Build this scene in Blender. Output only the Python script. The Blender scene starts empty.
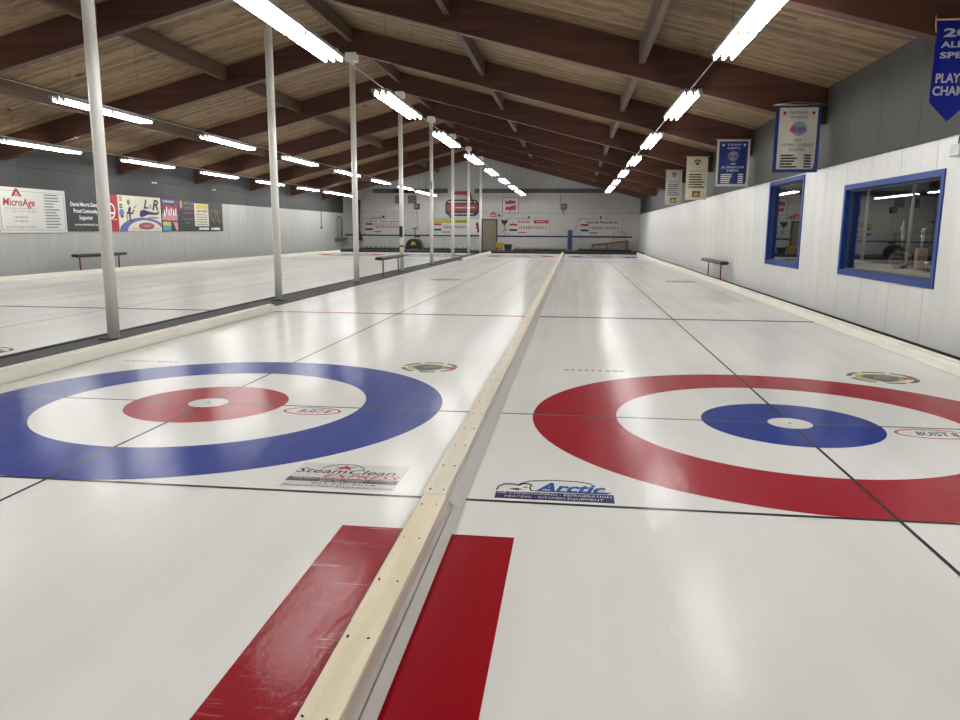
import bpy, bmesh, math, random
from mathutils import Matrix, Vector
random.seed(7)
PI = math.pi
S = bpy.context.scene
COL = S.collection

# ------------------------------------------------------------------ camera, world, exposure
CAM = Vector((-1.5632, -5.3846, 1.3415))
YAW, PITCH, ROLL, FPX = -0.12272, -0.17212, 0.00578, 744.99
fw = Vector((math.sin(YAW) * math.cos(PITCH), math.cos(YAW) * math.cos(PITCH), math.sin(PITCH)))
r0 = Vector((math.cos(YAW), -math.sin(YAW), 0)); u0 = r0.cross(fw)
rt = math.cos(ROLL) * r0 + math.sin(ROLL) * u0
up = -math.sin(ROLL) * r0 + math.cos(ROLL) * u0
cd = bpy.data.cameras.new('camera'); cam = bpy.data.objects.new('camera', cd); COL.objects.link(cam)
cd.sensor_width = 36; cd.lens = FPX / 960 * 36; cd.clip_start = .05; cd.clip_end = 200
cam.matrix_world = Matrix(((rt.x, up.x, -fw.x, CAM.x), (rt.y, up.y, -fw.y, CAM.y), (rt.z, up.z, -fw.z, CAM.z), (0, 0, 0, 1)))
S.camera = cam
S.view_settings.view_transform = 'Standard'; S.view_settings.look = 'None'
S.view_settings.gamma = 1; S.view_settings.use_curve_mapping = False
S.view_settings.exposure = 0.0
TUBE = 77.0                                    # luminance of the fluorescent tubes, the only light in the hall
try: S.cycles.use_denoising = True; S.cycles.max_bounces = 8; S.cycles.diffuse_bounces = 5
except Exception: pass
W = bpy.data.worlds.new('world'); S.world = W; W.use_nodes = True
W.node_tree.nodes['Background'].inputs[0].default_value = (0.02, 0.02, 0.02, 1)
W.node_tree.nodes['Background'].inputs[1].default_value = 0.2

# ------------------------------------------------------------------ materials
def srgb(r, g, b):
    f = lambda c: (c / 255 / 12.92) if c / 255 <= .04045 else ((c / 255 + .055) / 1.055) ** 2.4
    return (f(r), f(g), f(b))
MATS = {}
def mat(name, rgb, rough=.5, metal=0., var=.06, scale=(3, 3, 3), bump=0., spec=.5, bscale=None, detail=4):
    """plain surface with a little procedural tone variation and optional fine relief"""
    if name in MATS: return MATS[name]
    m = bpy.data.materials.new(name); m.use_nodes = True; nt = m.node_tree; b = nt.nodes['Principled BSDF']
    c = srgb(*rgb)
    b.inputs['Roughness'].default_value = rough; b.inputs['Metallic'].default_value = metal
    b.inputs['Specular IOR Level'].default_value = spec
    tc = nt.nodes.new('ShaderNodeTexCoord'); mp = nt.nodes.new('ShaderNodeMapping'); mp.inputs['Scale'].default_value = scale
    nt.links.new(tc.outputs['Object'], mp.inputs['Vector'])
    n = nt.nodes.new('ShaderNodeTexNoise'); n.inputs['Scale'].default_value = 1; n.inputs['Detail'].default_value = detail
    nt.links.new(mp.outputs[0], n.inputs['Vector'])
    r = nt.nodes.new('ShaderNodeValToRGB')
    r.color_ramp.elements[0].position = .3; r.color_ramp.elements[1].position = .7
    r.color_ramp.elements[0].color = (*[max(0, v * (1 - var * 2)) for v in c], 1)
    r.color_ramp.elements[1].color = (*[min(1, v * (1 + var * .6)) for v in c], 1)
    nt.links.new(n.outputs['Fac'], r.inputs[0]); nt.links.new(r.outputs[0], b.inputs['Base Color'])
    if bump:
        n2 = nt.nodes.new('ShaderNodeTexNoise'); n2.inputs['Scale'].default_value = bscale or 30
        nt.links.new(tc.outputs['Object'], n2.inputs['Vector'])
        bp = nt.nodes.new('ShaderNodeBump'); bp.inputs['Strength'].default_value = bump; bp.inputs['Distance'].default_value = .01
        nt.links.new(n2.outputs['Fac'], bp.inputs['Height']); nt.links.new(bp.outputs[0], b.inputs['Normal'])
    MATS[name] = m; return m

def ice_mat(name, rgb, dirt_shade=.10, scratch=False, tint=None):
    """ice surface: colour (white or paint under the ice), pebbled and glossy, scuffed along the direction of play"""
    if name in MATS: return MATS[name]
    m = bpy.data.materials.new(name); m.use_nodes = True; nt = m.node_tree; L = nt.links.new; b = nt.nodes['Principled BSDF']
    c = srgb(*rgb)
    b.inputs['IOR'].default_value = 1.31
    b.inputs['Specular IOR Level'].default_value = .08
    b.inputs['Coat Weight'].default_value = .27; b.inputs['Coat IOR'].default_value = 1.31; b.inputs['Coat Roughness'].default_value = .11
    geo = nt.nodes.new('ShaderNodeNewGeometry')
    def noise(scale, detail=4, rot=0, rough=.5):
        mp = nt.nodes.new('ShaderNodeMapping'); mp.inputs['Scale'].default_value = scale; mp.inputs['Rotation'].default_value = (0, 0, rot)
        L(geo.outputs['Position'], mp.inputs['Vector'])
        n = nt.nodes.new('ShaderNodeTexNoise'); n.inputs['Scale'].default_value = 1; n.inputs['Detail'].default_value = detail
        n.inputs['Roughness'].default_value = rough
        L(mp.outputs[0], n.inputs['Vector']); return n
    def ramp(src, p0, c0, p1, c1):
        r = nt.nodes.new('ShaderNodeValToRGB'); e = r.color_ramp.elements
        e[0].position = p0; e[0].color = (*c0, 1); e[1].position = p1; e[1].color = (*c1, 1)
        L(src.outputs[0], r.inputs[0]); return r
    def mix(a, bb, typ='MULTIPLY', f=1.):
        x = nt.nodes.new('ShaderNodeMix'); x.data_type = 'RGBA'; x.blend_type = typ
        if isinstance(f, float): x.inputs[0].default_value = f
        else: L(f.outputs[0], x.inputs[0])
        L(a.outputs[2] if a.bl_idname == 'ShaderNodeMix' else a.outputs[0], x.inputs[6])
        L(bb.outputs[2] if bb.bl_idname == 'ShaderNodeMix' else bb.outputs[0], x.inputs[7]); return x
    streak = noise((4.5, .06, 1), 5, 0, .65)
    cloud = noise((.9, .5, 1), 4)
    d = 1 - dirt_shade  # streak strength: scuff dirt plus shade painted in for the far ice
    k1 = ramp(streak, .33, (d, d, d * .985), .62, (1, 1, 1))
    k2 = ramp(cloud, .35, tuple(v for v in (1 - dirt_shade * .45, 1 - dirt_shade * .45, 1 - dirt_shade * .55)), .65, (1, 1, 1))
    base = nt.nodes.new('ShaderNodeRGB'); base.outputs[0].default_value = (*c, 1)
    # grey wear and scuffs, deepened down the ice to paint its dimmer far light
    sp = nt.nodes.new('ShaderNodeSeparateXYZ'); L(geo.outputs['Position'], sp.inputs[0])
    wy = nt.nodes.new('ShaderNodeMapRange'); wy.interpolation_type = 'SMOOTHSTEP'; wy.inputs[1].default_value = -2; wy.inputs[2].default_value = 11; wy.inputs[3].default_value = .22; wy.inputs[4].default_value = 1
    L(sp.outputs['Y'], wy.inputs[0])
    wear_shade = nt.nodes.new('ShaderNodeRGB'); wear_shade.outputs[0].default_value = (.90, .895, .885, 1)
    out = mix(base, mix(k1, wear_shade), 'MULTIPLY', wy)
    out = mix(out, k2)
    if scratch:
        sc = noise((2.2, 26, 1), 6, .55, .75); zone = noise((4.5, 3.2, 1), 3)
        mk = nt.nodes.new('ShaderNodeMath'); mk.operation = 'MULTIPLY'
        a1 = ramp(sc, .55, (0, 0, 0), .68, (1, 1, 1)); a2 = ramp(zone, .46, (0, 0, 0), .62, (1, 1, 1))
        L(a1.outputs[0], mk.inputs[0]); L(a2.outputs[0], mk.inputs[1])
        wht = nt.nodes.new('ShaderNodeRGB'); wht.outputs[0].default_value = (.62, .48, .45, 1)
        out = mix(out, wht, 'MIX', mk)
    L(out.outputs[2], b.inputs['Base Color'])
    rr = nt.nodes.new('ShaderNodeMapRange'); rr.inputs[1].default_value = .3; rr.inputs[2].default_value = .7
    rr.inputs[3].default_value = ICE_ROUGH[0]; rr.inputs[4].default_value = ICE_ROUGH[1]
    L(streak.outputs[0], rr.inputs[0]); L(rr.outputs[0], b.inputs['Roughness'])
    n1 = noise((14, 5, 1), 5, .25, .65); n2 = noise((90, 90, 90), 2)
    bp = nt.nodes.new('ShaderNodeBump'); bp.inputs['Strength'].default_value = .13; bp.inputs['Distance'].default_value = .02
    bp2 = nt.nodes.new('ShaderNodeBump'); bp2.inputs['Strength'].default_value = .06; bp2.inputs['Distance'].default_value = .004
    L(n1.outputs[0], bp.inputs['Height']); L(n2.outputs[0], bp2.inputs['Height']); L(bp.outputs[0], bp2.inputs['Normal'])
    L(bp2.outputs[0], b.inputs['Normal']); L(bp2.outputs[0], b.inputs['Coat Normal'])
    MATS[name] = m; return m
ICE_ROUGH = (.30, .42)

def wood_mat(name, c0, c1, rough=.55, along='X', island=True, scale=1., spec=.3):
    if name in MATS: return MATS[name]
    m = bpy.data.materials.new(name); m.use_nodes = True; nt = m.node_tree; L = nt.links.new; b = nt.nodes['Principled BSDF']
    b.inputs['Roughness'].default_value = rough; b.inputs['Specular IOR Level'].default_value = spec
    tc = nt.nodes.new('ShaderNodeTexCoord'); mp = nt.nodes.new('ShaderNodeMapping')
    mp.inputs['Scale'].default_value = {'X': (1.2 * scale, 26 * scale, 26 * scale), 'Y': (26 * scale, 1.2 * scale, 26 * scale), 'Z': (26 * scale, 26 * scale, 1.2 * scale)}[along]
    geo = nt.nodes.new('ShaderNodeNewGeometry')
    if island:
        vm = nt.nodes.new('ShaderNodeVectorMath'); vm.operation = 'ADD'
        cx = nt.nodes.new('ShaderNodeCombineXYZ'); mu = nt.nodes.new('ShaderNodeMath'); mu.operation = 'MULTIPLY'; mu.inputs[1].default_value = 37.
        L(geo.outputs['Random Per Island'], mu.inputs[0])
        for i in range(3): L(mu.outputs[0], cx.inputs[i])
        L(tc.outputs['Object'], vm.inputs[0]); L(cx.outputs[0], vm.inputs[1]); L(vm.outputs[0], mp.inputs['Vector'])
    else: L(tc.outputs['Object'], mp.inputs['Vector'])
    n = nt.nodes.new('ShaderNodeTexNoise'); n.inputs['Scale'].default_value = 1; n.inputs['Detail'].default_value = 5; n.inputs['Distortion'].default_value = .6
    L(mp.outputs[0], n.inputs['Vector'])
    r = nt.nodes.new('ShaderNodeValToRGB'); e = r.color_ramp.elements
    e[0].position = .32; e[0].color = (*srgb(*c0), 1); e[1].position = .68; e[1].color = (*srgb(*c1), 1)
    if island:
        ad = nt.nodes.new('ShaderNodeMath'); ad.operation = 'MULTIPLY_ADD'; ad.inputs[1].default_value = .36; ad.inputs[2].default_value = -.18
        L(geo.outputs['Random Per Island'], ad.inputs[0])
        a2 = nt.nodes.new('ShaderNodeMath'); L(ad.outputs[0], a2.inputs[0]); L(n.outputs[0], a2.inputs[1]); L(a2.outputs[0], r.inputs[0])
    else: L(n.outputs[0], r.inputs[0])
    L(r.outputs[0], b.inputs['Base Color'])
    MATS[name] = m; return m

def emit_mat(name, rgb, k):
    if name in MATS: return MATS[name]
    m = bpy.data.materials.new(name); m.use_nodes = True; nt = m.node_tree; nt.nodes.remove(nt.nodes['Principled BSDF'])
    e = nt.nodes.new('ShaderNodeEmission'); e.inputs[0].default_value = (*rgb, 1); e.inputs[1].default_value = k
    nt.links.new(e.outputs[0], nt.nodes['Material Output'].inputs[0]); MATS[name] = m; return m

def glass_mat():
    m = bpy.data.materials.new('window_glass'); m.use_nodes = True; nt = m.node_tree; L = nt.links.new; nt.nodes.remove(nt.nodes['Principled BSDF'])
    # sealed double pane: Schlick reflection per face, alike from both sides, raised for the faces inside
    geo = nt.nodes.new('ShaderNodeNewGeometry'); dt = nt.nodes.new('ShaderNodeVectorMath'); dt.operation = 'DOT_PRODUCT'
    L(geo.outputs['Incoming'], dt.inputs[0]); L(geo.outputs['Normal'], dt.inputs[1])
    def mth(op, a, b):
        n = nt.nodes.new('ShaderNodeMath'); n.operation = op
        for k, v in enumerate((a, b)):
            if isinstance(v, (int, float)): n.inputs[k].default_value = v
            elif v is not None: L(v, n.inputs[k])
        return n.outputs[0]
    c1 = mth('SUBTRACT', 1., mth('ABSOLUTE', dt.outputs['Value'], None)); fs = mth('MULTIPLY_ADD', mth('POWER', c1, 5.), .957); fs.node.inputs[2].default_value = .043
    fr = mth('SUBTRACT', 1., mth('POWER', mth('SUBTRACT', 1., fs), 1.0)).node
    t = nt.nodes.new('ShaderNodeBsdfTransparent'); t.inputs[0].default_value = (.86, .88, .87, 1)
    g = nt.nodes.new('ShaderNodeBsdfGlossy'); g.inputs['Roughness'].default_value = .0; g.inputs[0].default_value = (.95, .97, 1, 1)
    mx = nt.nodes.new('ShaderNodeMixShader'); L(fr.outputs[0], mx.inputs[0]); L(t.outputs[0], mx.inputs[1]); L(g.outputs[0], mx.inputs[2])
    L(mx.outputs[0], nt.nodes['Material Output'].inputs[0]); return m

ICE = ice_mat('ice', (233, 233, 230), .20)
ICE_EDGE = ice_mat('ice_edge', (214, 212, 208), .08)
RED_ICE = ice_mat('red_ice_paint', (158, 20, 40), .12)
BLUE_ICE = ice_mat('blue_ice_paint', (26, 52, 140), .12)
RED_WORN = ice_mat('worn_red_ice_paint', (146, 18, 34), .12, True)
RED_BAR = ice_mat('deep_red_ice_paint', (148, 8, 26), .10)
GREY_LINE = ice_mat('grey_line_paint', (92, 92, 94), .1)
BLACK_LINE = ice_mat('black_line_paint', (38, 38, 42), .1)
NAVY_LINE = ice_mat('navy_line_paint', (46, 52, 92), .1)
RED_LINE = ice_mat('red_line_paint', (150, 48, 62), .1)
INK = ice_mat('black_ink_under_ice', (44, 44, 48), .1)
GREY_INK = ice_mat('grey_ink_under_ice', (88, 88, 92), .1)
PALE_INK = ice_mat('pale_grey_ink_under_ice', (150, 150, 148), .1)
PAPER_ICE = ice_mat('pale_print_under_ice', (208, 208, 205), .08)
NAVY_INK = ice_mat('navy_ink_under_ice', (44, 48, 96), .1)
BLUE_INK = ice_mat('blue_ink_under_ice', (44, 92, 160), .1)
RED_INK = ice_mat('red_ink_under_ice', (188, 40, 52), .1)
YEL_INK = ice_mat('yellow_ink_under_ice', (184, 176, 88), .1)
WHT_INK = ice_mat('white_ink_under_ice', (222, 222, 220), .05)
PINE_FROST = wood_mat('frosted_pine_board', (220, 212, 194), (236, 230, 214), .6, 'Y', True, .8)
CREAM = mat('cream_painted_board', (232, 229, 216), .55, 0, .05, (2, 2, 20), .15)
PINE = wood_mat('pine_board', (224, 211, 180), (242, 233, 208), .6, 'Y', True, .8)
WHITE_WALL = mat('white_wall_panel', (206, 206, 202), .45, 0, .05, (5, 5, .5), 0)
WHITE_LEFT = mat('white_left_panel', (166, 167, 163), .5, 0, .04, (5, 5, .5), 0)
SEAM = mat('dark_seam', (96, 96, 94), .8)
GREY_WALL = mat('grey_upper_wall', (52, 52, 49), .7, 0, .05, (2, 2, .6))
GREY_DARK = mat('slate_upper_wall', (54, 55, 56), .7, 0, .04, (2, 2, .6))
FAR_WALL = mat('far_wall_paint', (180, 178, 174), .6, 0, .04)
GABLE = mat('gable_metal', (172, 172, 170), .5, 0, .04)
BELT = mat('blue_grey_belt', (74, 80, 86), .6)
BEAM = wood_mat('stained_glulam', (68, 42, 33), (86, 57, 46), .45, 'X', False, .35)
PURLIN = wood_mat('stained_purlin', (76, 58, 46), (98, 78, 62), .55, 'Y', False, .4)
DECK = wood_mat('cedar_decking', (102, 82, 60), (146, 122, 94), .6, 'X', True, .5)
ROOF = mat('dark_roof_slab', (40, 30, 24), .9)
CONCRETE = mat('concrete_slab', (92, 92, 90), .9, 0, .08, (1, 1, 1), .2)
CARPET = mat('dark_walkway_carpet', (58, 58, 60), .95, 0, .1, (8, 8, 8), .3)
RUBBER = mat('black_rubber', (58, 58, 60), .75, 0, .12, (2, 2, 2), .3)
BLACK = mat('black_paint', (20, 20, 22), .5)
KERB_BLACK = mat('black_base_rubber', (22, 22, 24), .7)
POLE_W = mat('white_pole_paint', (232, 231, 225), .4, 0, .03, (2, 2, 1))
BLUE_FRAME = mat('blue_window_paint', (18, 54, 126), .5, 0, .05, spec=.3)
BLUE_TRIM = mat('blue_stripe_paint', (20, 30, 88), .5)
STEEL = mat('galvanised_steel', (168, 170, 170), .35, .7)
HOUSING = mat('white_light_housing', (150, 150, 148), .5)
BENCH_TOP = mat('black_vinyl', (22, 22, 26), .45, 0, .1, (8, 8, 8), .2)
BENCH_RED = mat('red_bench_leg', (120, 34, 40), .4)
SIGN_W = mat('white_sign_board', (200, 200, 195), .4, 0, .02)
SIGN_CREAM = mat('cream_sign_board', (206, 202, 184), .45, 0, .02)
SIGN_DARK = mat('charcoal_sign_board', (32, 36, 42), .45, 0, .03)
INKB = mat('black_print', (34, 34, 38), .5, 0, 0)
INKG = mat('grey_print', (110, 112, 116), .5, 0, 0)
INKR = mat('red_print', (152, 28, 40), .5, 0, 0)
INKN = mat('navy_print', (28, 34, 88), .5, 0, 0)
INKW = mat('white_print', (226, 226, 224), .5, 0, 0)
INKY = mat('yellow_print', (172, 162, 48), .5, 0, .1, (14, 14, 14))
INKO = mat('gold_print', (206, 172, 86), .5, 0, .05)
INKT = mat('teal_print', (70, 150, 160), .5, 0, .1, (9, 9, 9))
INKP = mat('pink_print', (190, 130, 140), .5, 0, .15, (12, 12, 12))
INKS = mat('sky_blue_print', (60, 110, 180), .5, 0, 0)
OLIVE = mat('olive_team_print', (126, 112, 48), .5, 0, .5, (16, 16, 16))
BROWN_INK = mat('brown_print', (120, 78, 50), .5, 0, .2, (20, 20, 20))
SATIN_W = mat('white_satin', (204, 198, 186), .4, 0, .05, (10, 2, 2))
SATIN_B = mat('blue_satin', (28, 50, 118), .45, 0, .06, (6, 2, 2))
SATIN_NAVY = mat('royal_blue_satin', (14, 34, 146), .35, 0, .08, (6, 2, 2))
BANNER_C = mat('cream_felt', (214, 208, 182), .8, 0, .04)
BANNER_G = mat('grey_white_felt', (196, 192, 184), .8, 0, .04)
DOWEL = wood_mat('dowel_wood', (150, 116, 76), (186, 150, 104), .6, 'X', False, 1)
DOOR_B = mat('taupe_door', (122, 112, 94), .5, 0, .04)
DOOR_FR = mat('dark_door_frame', (40, 44, 58), .5)
GRANITE = mat('dark_granite', (62, 62, 64), .35, 0, .35, (60, 60, 60))
STEEL_BAND = mat('stone_handle_grey', (74, 74, 78), .35)
YEL_BIN = mat('yellow_bin', (184, 142, 40), .4)
NAVY_BIN = mat('navy_bin', (34, 46, 66), .5)
BLUE_RACK = mat('blue_rack_paint', (58, 92, 136), .5)
BROWN_WOOD = wood_mat('brown_timber', (96, 72, 46), (130, 100, 66), .6, 'X', False, .6)
EXIT_M = mat('exit_red', (184, 84, 86), .4)
ROOM = mat('lounge_wall', (70, 70, 68), .8)
COUNTER = mat('tan_counter', (150, 134, 112), .5, 0, .1)
GOLD = mat('gold_metal', (206, 186, 130), .25, .9)
SILVER = mat('silver_metal', (206, 206, 208), .2, .9)
DARKBROWN = mat('dark_walnut', (66, 50, 36), .4, 0, .15)
TROPHY_WOOD = wood_mat('trophy_oak', (150, 118, 84), (178, 146, 108), .5, 'Z', False, 1)
TUBE_M = emit_mat('lit_fluorescent_tube', (1.0, 1.0, .985), TUBE)
GLASS = glass_mat()

# ------------------------------------------------------------------ mesh helpers
class MB:
    def __init__(s): s.v = []; s.f = []; s.sm = []
    def add(s, vs, fs, smooth=False, M=None):
        o = len(s.v)
        s.v += [tuple(M @ Vector(q)) if M else tuple(q) for q in vs]
        s.f += [tuple(i + o for i in f) for f in fs]; s.sm += [smooth] * len(fs); return s
    def box(s, x0, x1, y0, y1, z0, z1, M=None):
        return s.add([(x0, y0, z0), (x1, y0, z0), (x1, y1, z0), (x0, y1, z0), (x0, y0, z1), (x1, y0, z1), (x1, y1, z1), (x0, y1, z1)],
                     [(3, 2, 1, 0), (4, 5, 6, 7), (0, 1, 5, 4), (1, 2, 6, 5), (2, 3, 7, 6), (3, 0, 4, 7)], False, M)
    def tube(s, path, r, n=8, M=None, cap=True):
        path = [Vector(q) for q in path]; rs = r if isinstance(r, (list, tuple)) else [r] * len(path)
        vs = []; fs = []; prev = None
        for i, q in enumerate(path):
            d = (path[min(i + 1, len(path) - 1)] - path[max(i - 1, 0)]).normalized()
            a = prev if prev is not None else (Vector((0, 0, 1)) if abs(d.z) < .9 else Vector((1, 0, 0)))
            a = (a - d * a.dot(d)).normalized(); prev = a; b = d.cross(a)
            for k in range(n):
                t = 2 * PI * k / n; vs.append(q + (a * math.cos(t) + b * math.sin(t)) * rs[i])
        for i in range(len(path) - 1):
            for k in range(n): fs.append((i * n + k, i * n + (k + 1) % n, (i + 1) * n + (k + 1) % n, (i + 1) * n + k))
        s.add(vs, fs, True, M)
        if cap:
            o = len(s.v) - len(vs); m = len(path)
            s.f += [tuple(o + k for k in range(n))[::-1], tuple(o + (m - 1) * n + k for k in range(n))]; s.sm += [False, False]
        return s
    def lathe(s, prof, n=16, M=None):
        vs = []; fs = []
        for (r, z) in prof:
            for k in range(n): vs.append((r * math.cos(2 * PI * k / n), r * math.sin(2 * PI * k / n), z))
        for i in range(len(prof) - 1):
            for k in range(n): fs.append((i * n + k, i * n + (k + 1) % n, (i + 1) * n + (k + 1) % n, (i + 1) * n + k))
        fs.append(tuple(range(n))[::-1]); fs.append(tuple((len(prof) - 1) * n + k for k in range(n)))
        return s.add(vs, fs, True, M)
    def plate(s, poly, y0=-.002, y1=0., M=None):
        """flat outline in the local x-z plane, from depth y0 to y1"""
        n = len(poly); vs = [(x, y0, z) for x, z in poly] + [(x, y1, z) for x, z in poly]
        fs = [tuple(range(n)), tuple(range(2 * n - 1, n - 1, -1))] + [(i, i + n, (i + 1) % n + n, (i + 1) % n) for i in range(n)]
        return s.add(vs, fs, False, M)
    def rect(s, x0, x1, z0, z1, y0=-.002, y1=0.): return s.plate([(x0, z0), (x1, z0), (x1, z1), (x0, z1)], y0, y1)
    def ellipse(s, cx, cz, rx, rz, y0=-.002, y1=0., n=32):
        return s.plate([(cx + rx * math.cos(2 * PI * k / n), cz + rz * math.sin(2 * PI * k / n)) for k in range(n)], y0, y1)
    def ring(s, cx, cz, rx, rz, wx, wz, y0=-.002, y1=0., n=48, a0=0., a1=2 * PI):
        vs = []; fs = []; full = abs(a1 - a0 - 2 * PI) < 1e-6; m = n if full else n + 1
        for k in range(m):
            t = a0 + (a1 - a0) * k / n; c, q = math.cos(t), math.sin(t)
            for (ax, az) in ((rx, rz), (rx - wx, rz - wz)):
                vs += [(cx + ax * c, y0, cz + az * q), (cx + ax * c, y1, cz + az * q)]
        for k in range(n if full else n):
            a = 4 * k; b = 4 * ((k + 1) % m)
            fs += [(a, b, b + 2, a + 2), (a + 1, a + 3, b + 3, b + 1), (a, a + 1, b + 1, b), (a + 2, b + 2, b + 3, a + 3)]
        return s.add(vs, fs)
    def mesh(s, name):
        me = bpy.data.meshes.new(name); me.from_pydata(s.v, [], s.f)
        for p, sm in zip(me.polygons, s.sm): p.use_smooth = sm
        bm = bmesh.new(); bm.from_mesh(me); bmesh.ops.recalc_face_normals(bm, faces=bm.faces); bm.to_mesh(me); bm.free()
        return me
def link(name, me, parent=None, loc=None, kind=None):
    o = bpy.data.objects.new(name, me); COL.objects.link(o)
    if parent is not None: o.parent = parent
    if loc is not None: o.location = loc
    if kind: o['kind'] = kind
    return o
def part(name, mb, m, parent, loc=None, kind=None, bevel=0.):
    me = mb.mesh(name) if isinstance(mb, MB) else mb
    if not me.materials: me.materials.append(m)
    o = link(name, me, parent, loc, kind)
    if bevel:
        b = o.modifiers.new('bevel', 'BEVEL'); b.width = bevel; b.segments = 2; b.limit_method = 'ANGLE'
    return o
def thing(name, label, cat, loc=(0, 0, 0), rot=(0, 0, 0), group=None):
    o = bpy.data.objects.new(name, None); COL.objects.link(o); o.empty_display_size = .1
    o.location = loc; o.rotation_euler = rot; o['label'] = label; o['category'] = cat
    if group: o['group'] = group
    return o
def struct(name, mb=None, m=None):
    if mb is None:
        o = bpy.data.objects.new(name, None); COL.objects.link(o)
    else: o = part(name, mb, m, None)
    o['kind'] = 'structure'; return o
def copy_tree(o, parent=None):
    c = o.copy(); COL.objects.link(c); c.parent = parent
    for ch in list(o.children): copy_tree(ch, c)
    return c

def text_mesh(txt, x, z, w, h, y=-.004, align='C', shear=0., squeeze=True, bold=.0, depth=.001):
    """lettering as mesh in the local x-z plane: fitted to height h (cap height) and, when w is set, width w"""
    cu = bpy.data.curves.new('lettering', 'FONT'); cu.body = txt; cu.size = 1; cu.extrude = 0; cu.offset = bold; cu.resolution_u = 2; cu.shear = shear
    ob = bpy.data.objects.new('lettering_tmp', cu); COL.objects.link(ob)
    dg = bpy.context.evaluated_depsgraph_get(); me = bpy.data.meshes.new_from_object(ob.evaluated_get(dg))
    bpy.data.objects.remove(ob); bpy.data.curves.remove(cu)
    if not me.vertices: return me
    xs = [v.co.x for v in me.vertices]; x0, x1 = min(xs), max(xs)
    sz = h / .70; sx = (w / (x1 - x0)) if w else sz
    for v in me.vertices:
        a = (v.co.x - x0) * sx; b = v.co.y * sz
        if w is None: w_ = (x1 - x0) * sz
        else: w_ = w
        off = {'C': -w_ / 2, 'L': 0, 'R': -w_}[align]
        v.co = (x + a + off, y, z + b)
    return me
def text(parent, txt, x, z, w, h, m, y=-.004, name='lettering', **k):
    me = text_mesh(txt, x, z, w, h, y, **k); me.name = name; me.materials.append(m); return link(name, me, parent)
def greek(mb, x0, x1, z, h, y=-.004, words=3):
    """unreadably small line of print: a broken thin bar"""
    L = x1 - x0; cuts = sorted(random.random() for _ in range(words - 1)); xs = [0] + cuts + [1]
    for a, b in zip(xs, xs[1:]):
        if b - a > .05: mb.rect(x0 + L * a + .012 * L, x0 + L * b - .012 * L, z - h / 2, z + h / 2, y, y + .001)
    return mb
FLOORROT = (-PI / 2, 0, 0)

# ------------------------------------------------------------------ dimensions
XR, XL, YF, YB = 2.55, -16.77, 43.45, -12.0           # right/left/far/rear walls
RX = -7.11                                            # ridge line
SL = .26
def deck_z(x): return 3.70 + SL * ((XR - x) if x >= RX else (x - XL))
def beam_z(x): return 3.11 + SL * ((XR - x) if x >= RX else (x - XL))
BP, B0 = 5.206, 3.02                                  # beam pitch, first beam
SHX = [-13.66, -9.29, -4.366, 0.0]                    # sheet centres
FT = .3048

# ------------------------------------------------------------------ floor and ice
fl = struct('floor', MB().box(XL - .3, XR + .3, YB - .3, YF + .3, -.20, -.02), CONCRETE)
part('walkway_carpet', MB().box(XL, XR, 39.56, YF, -.02, .10), CARPET, fl)
part('rear_walkway', MB().box(XL, XR, YB, -8.2, -.02, .0), CARPET, fl)
ICE_Y0, ICE_Y1 = -8.0, 39.4
edges = [(-15.75, -11.53), (-11.41, -7.45), (-6.45, -2.19), (-2.18, 2.09)]
def flat_strip(x0, x1, y0, y1, z, n=1, t=.0006):
    return MB().box(x0, x1, y0, y1, z - t, z)
for i, (x0, x1) in enumerate(edges):
    ice = part('ice_sheet', MB().box(x0, x1, ICE_Y0, ICE_Y1, -.02, 0), ICE, fl)
    cx = SHX[i]; hog = [NAVY_LINE, NAVY_LINE, RED_LINE, NAVY_LINE][i]
    xa, xb = max(x0, cx - 2.24), min(x1, cx + 2.24)
    part('centre_line', flat_strip(cx - .010, cx + .010, -5.6, 38.4, .0018), BLACK_LINE, ice)
    for y in (0., 114 * FT):
        part('tee_line', flat_strip(xa, xb, y - .012, y + .012, .0016), GREY_LINE, ice)
    for y in (-6 * FT, 120 * FT):
        part('back_line', flat_strip(xa, xb, y - .013, y + .013, .0017), BLACK_LINE, ice)
    for y in (21 * FT, 93 * FT):
        part('hog_line', flat_strip(xa, xb, y - .06, y + .06, .0015), hog, ice)
part('ice_bed', MB().box(-7.46, -6.44, ICE_Y0, ICE_Y1, -.02, 0), ICE, fl)
for (a, b) in ((-11.53, -11.41),):                     # low strip between the two left sheets
    part('divider_strip', MB().box(a, b, ICE_Y0, ICE_Y1, -.02, .012), ICE, fl)
part('end_kerb', MB().box(XL + .6, XR - .3, 39.4, 39.55, -.02, .105), KERB_BLACK, fl)

def house(cx, cy, outer, inner, label):
    t = thing('curling_house', label, 'target', (cx, cy, 0), FLOORROT, 'curling houses painted in the ice')
    part('outer_ring', MB().ring(0, 0, 6 * FT, 6 * FT, 2 * FT, 2 * FT, -.0009, -.0002, 96), outer, t)
    part('white_ring', MB().ring(0, 0, 4 * FT, 4 * FT, 2 * FT, 2 * FT, -.0008, -.0002, 96), ICE, t)
    part('inner_ring', MB().ring(0, 0, 2 * FT, 2 * FT, 2 * FT - .15, 2 * FT - .15, -.0009, -.0002, 64), inner, t)
    part('button', MB().ellipse(0, 0, .15, .15, -.0023, -.0002, 32), WHT_INK, t)
    part('centre_pin', MB().ellipse(0, 0, .012, .012, -.0035, -.0002, 10), GREY_INK, t)
house(SHX[2], 0, BLUE_ICE, RED_ICE, 'large near target with blue outer ring and red inner circle, left of the wooden divider')
house(SHX[3], 0, RED_ICE, BLUE_ICE, 'large near target with red outer ring and blue inner circle, right of the wooden divider')
house(SHX[2], 114 * FT, RED_ICE, BLUE_ICE, 'far red-ringed target at the end of the sheet just left of the wooden divider')
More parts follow.
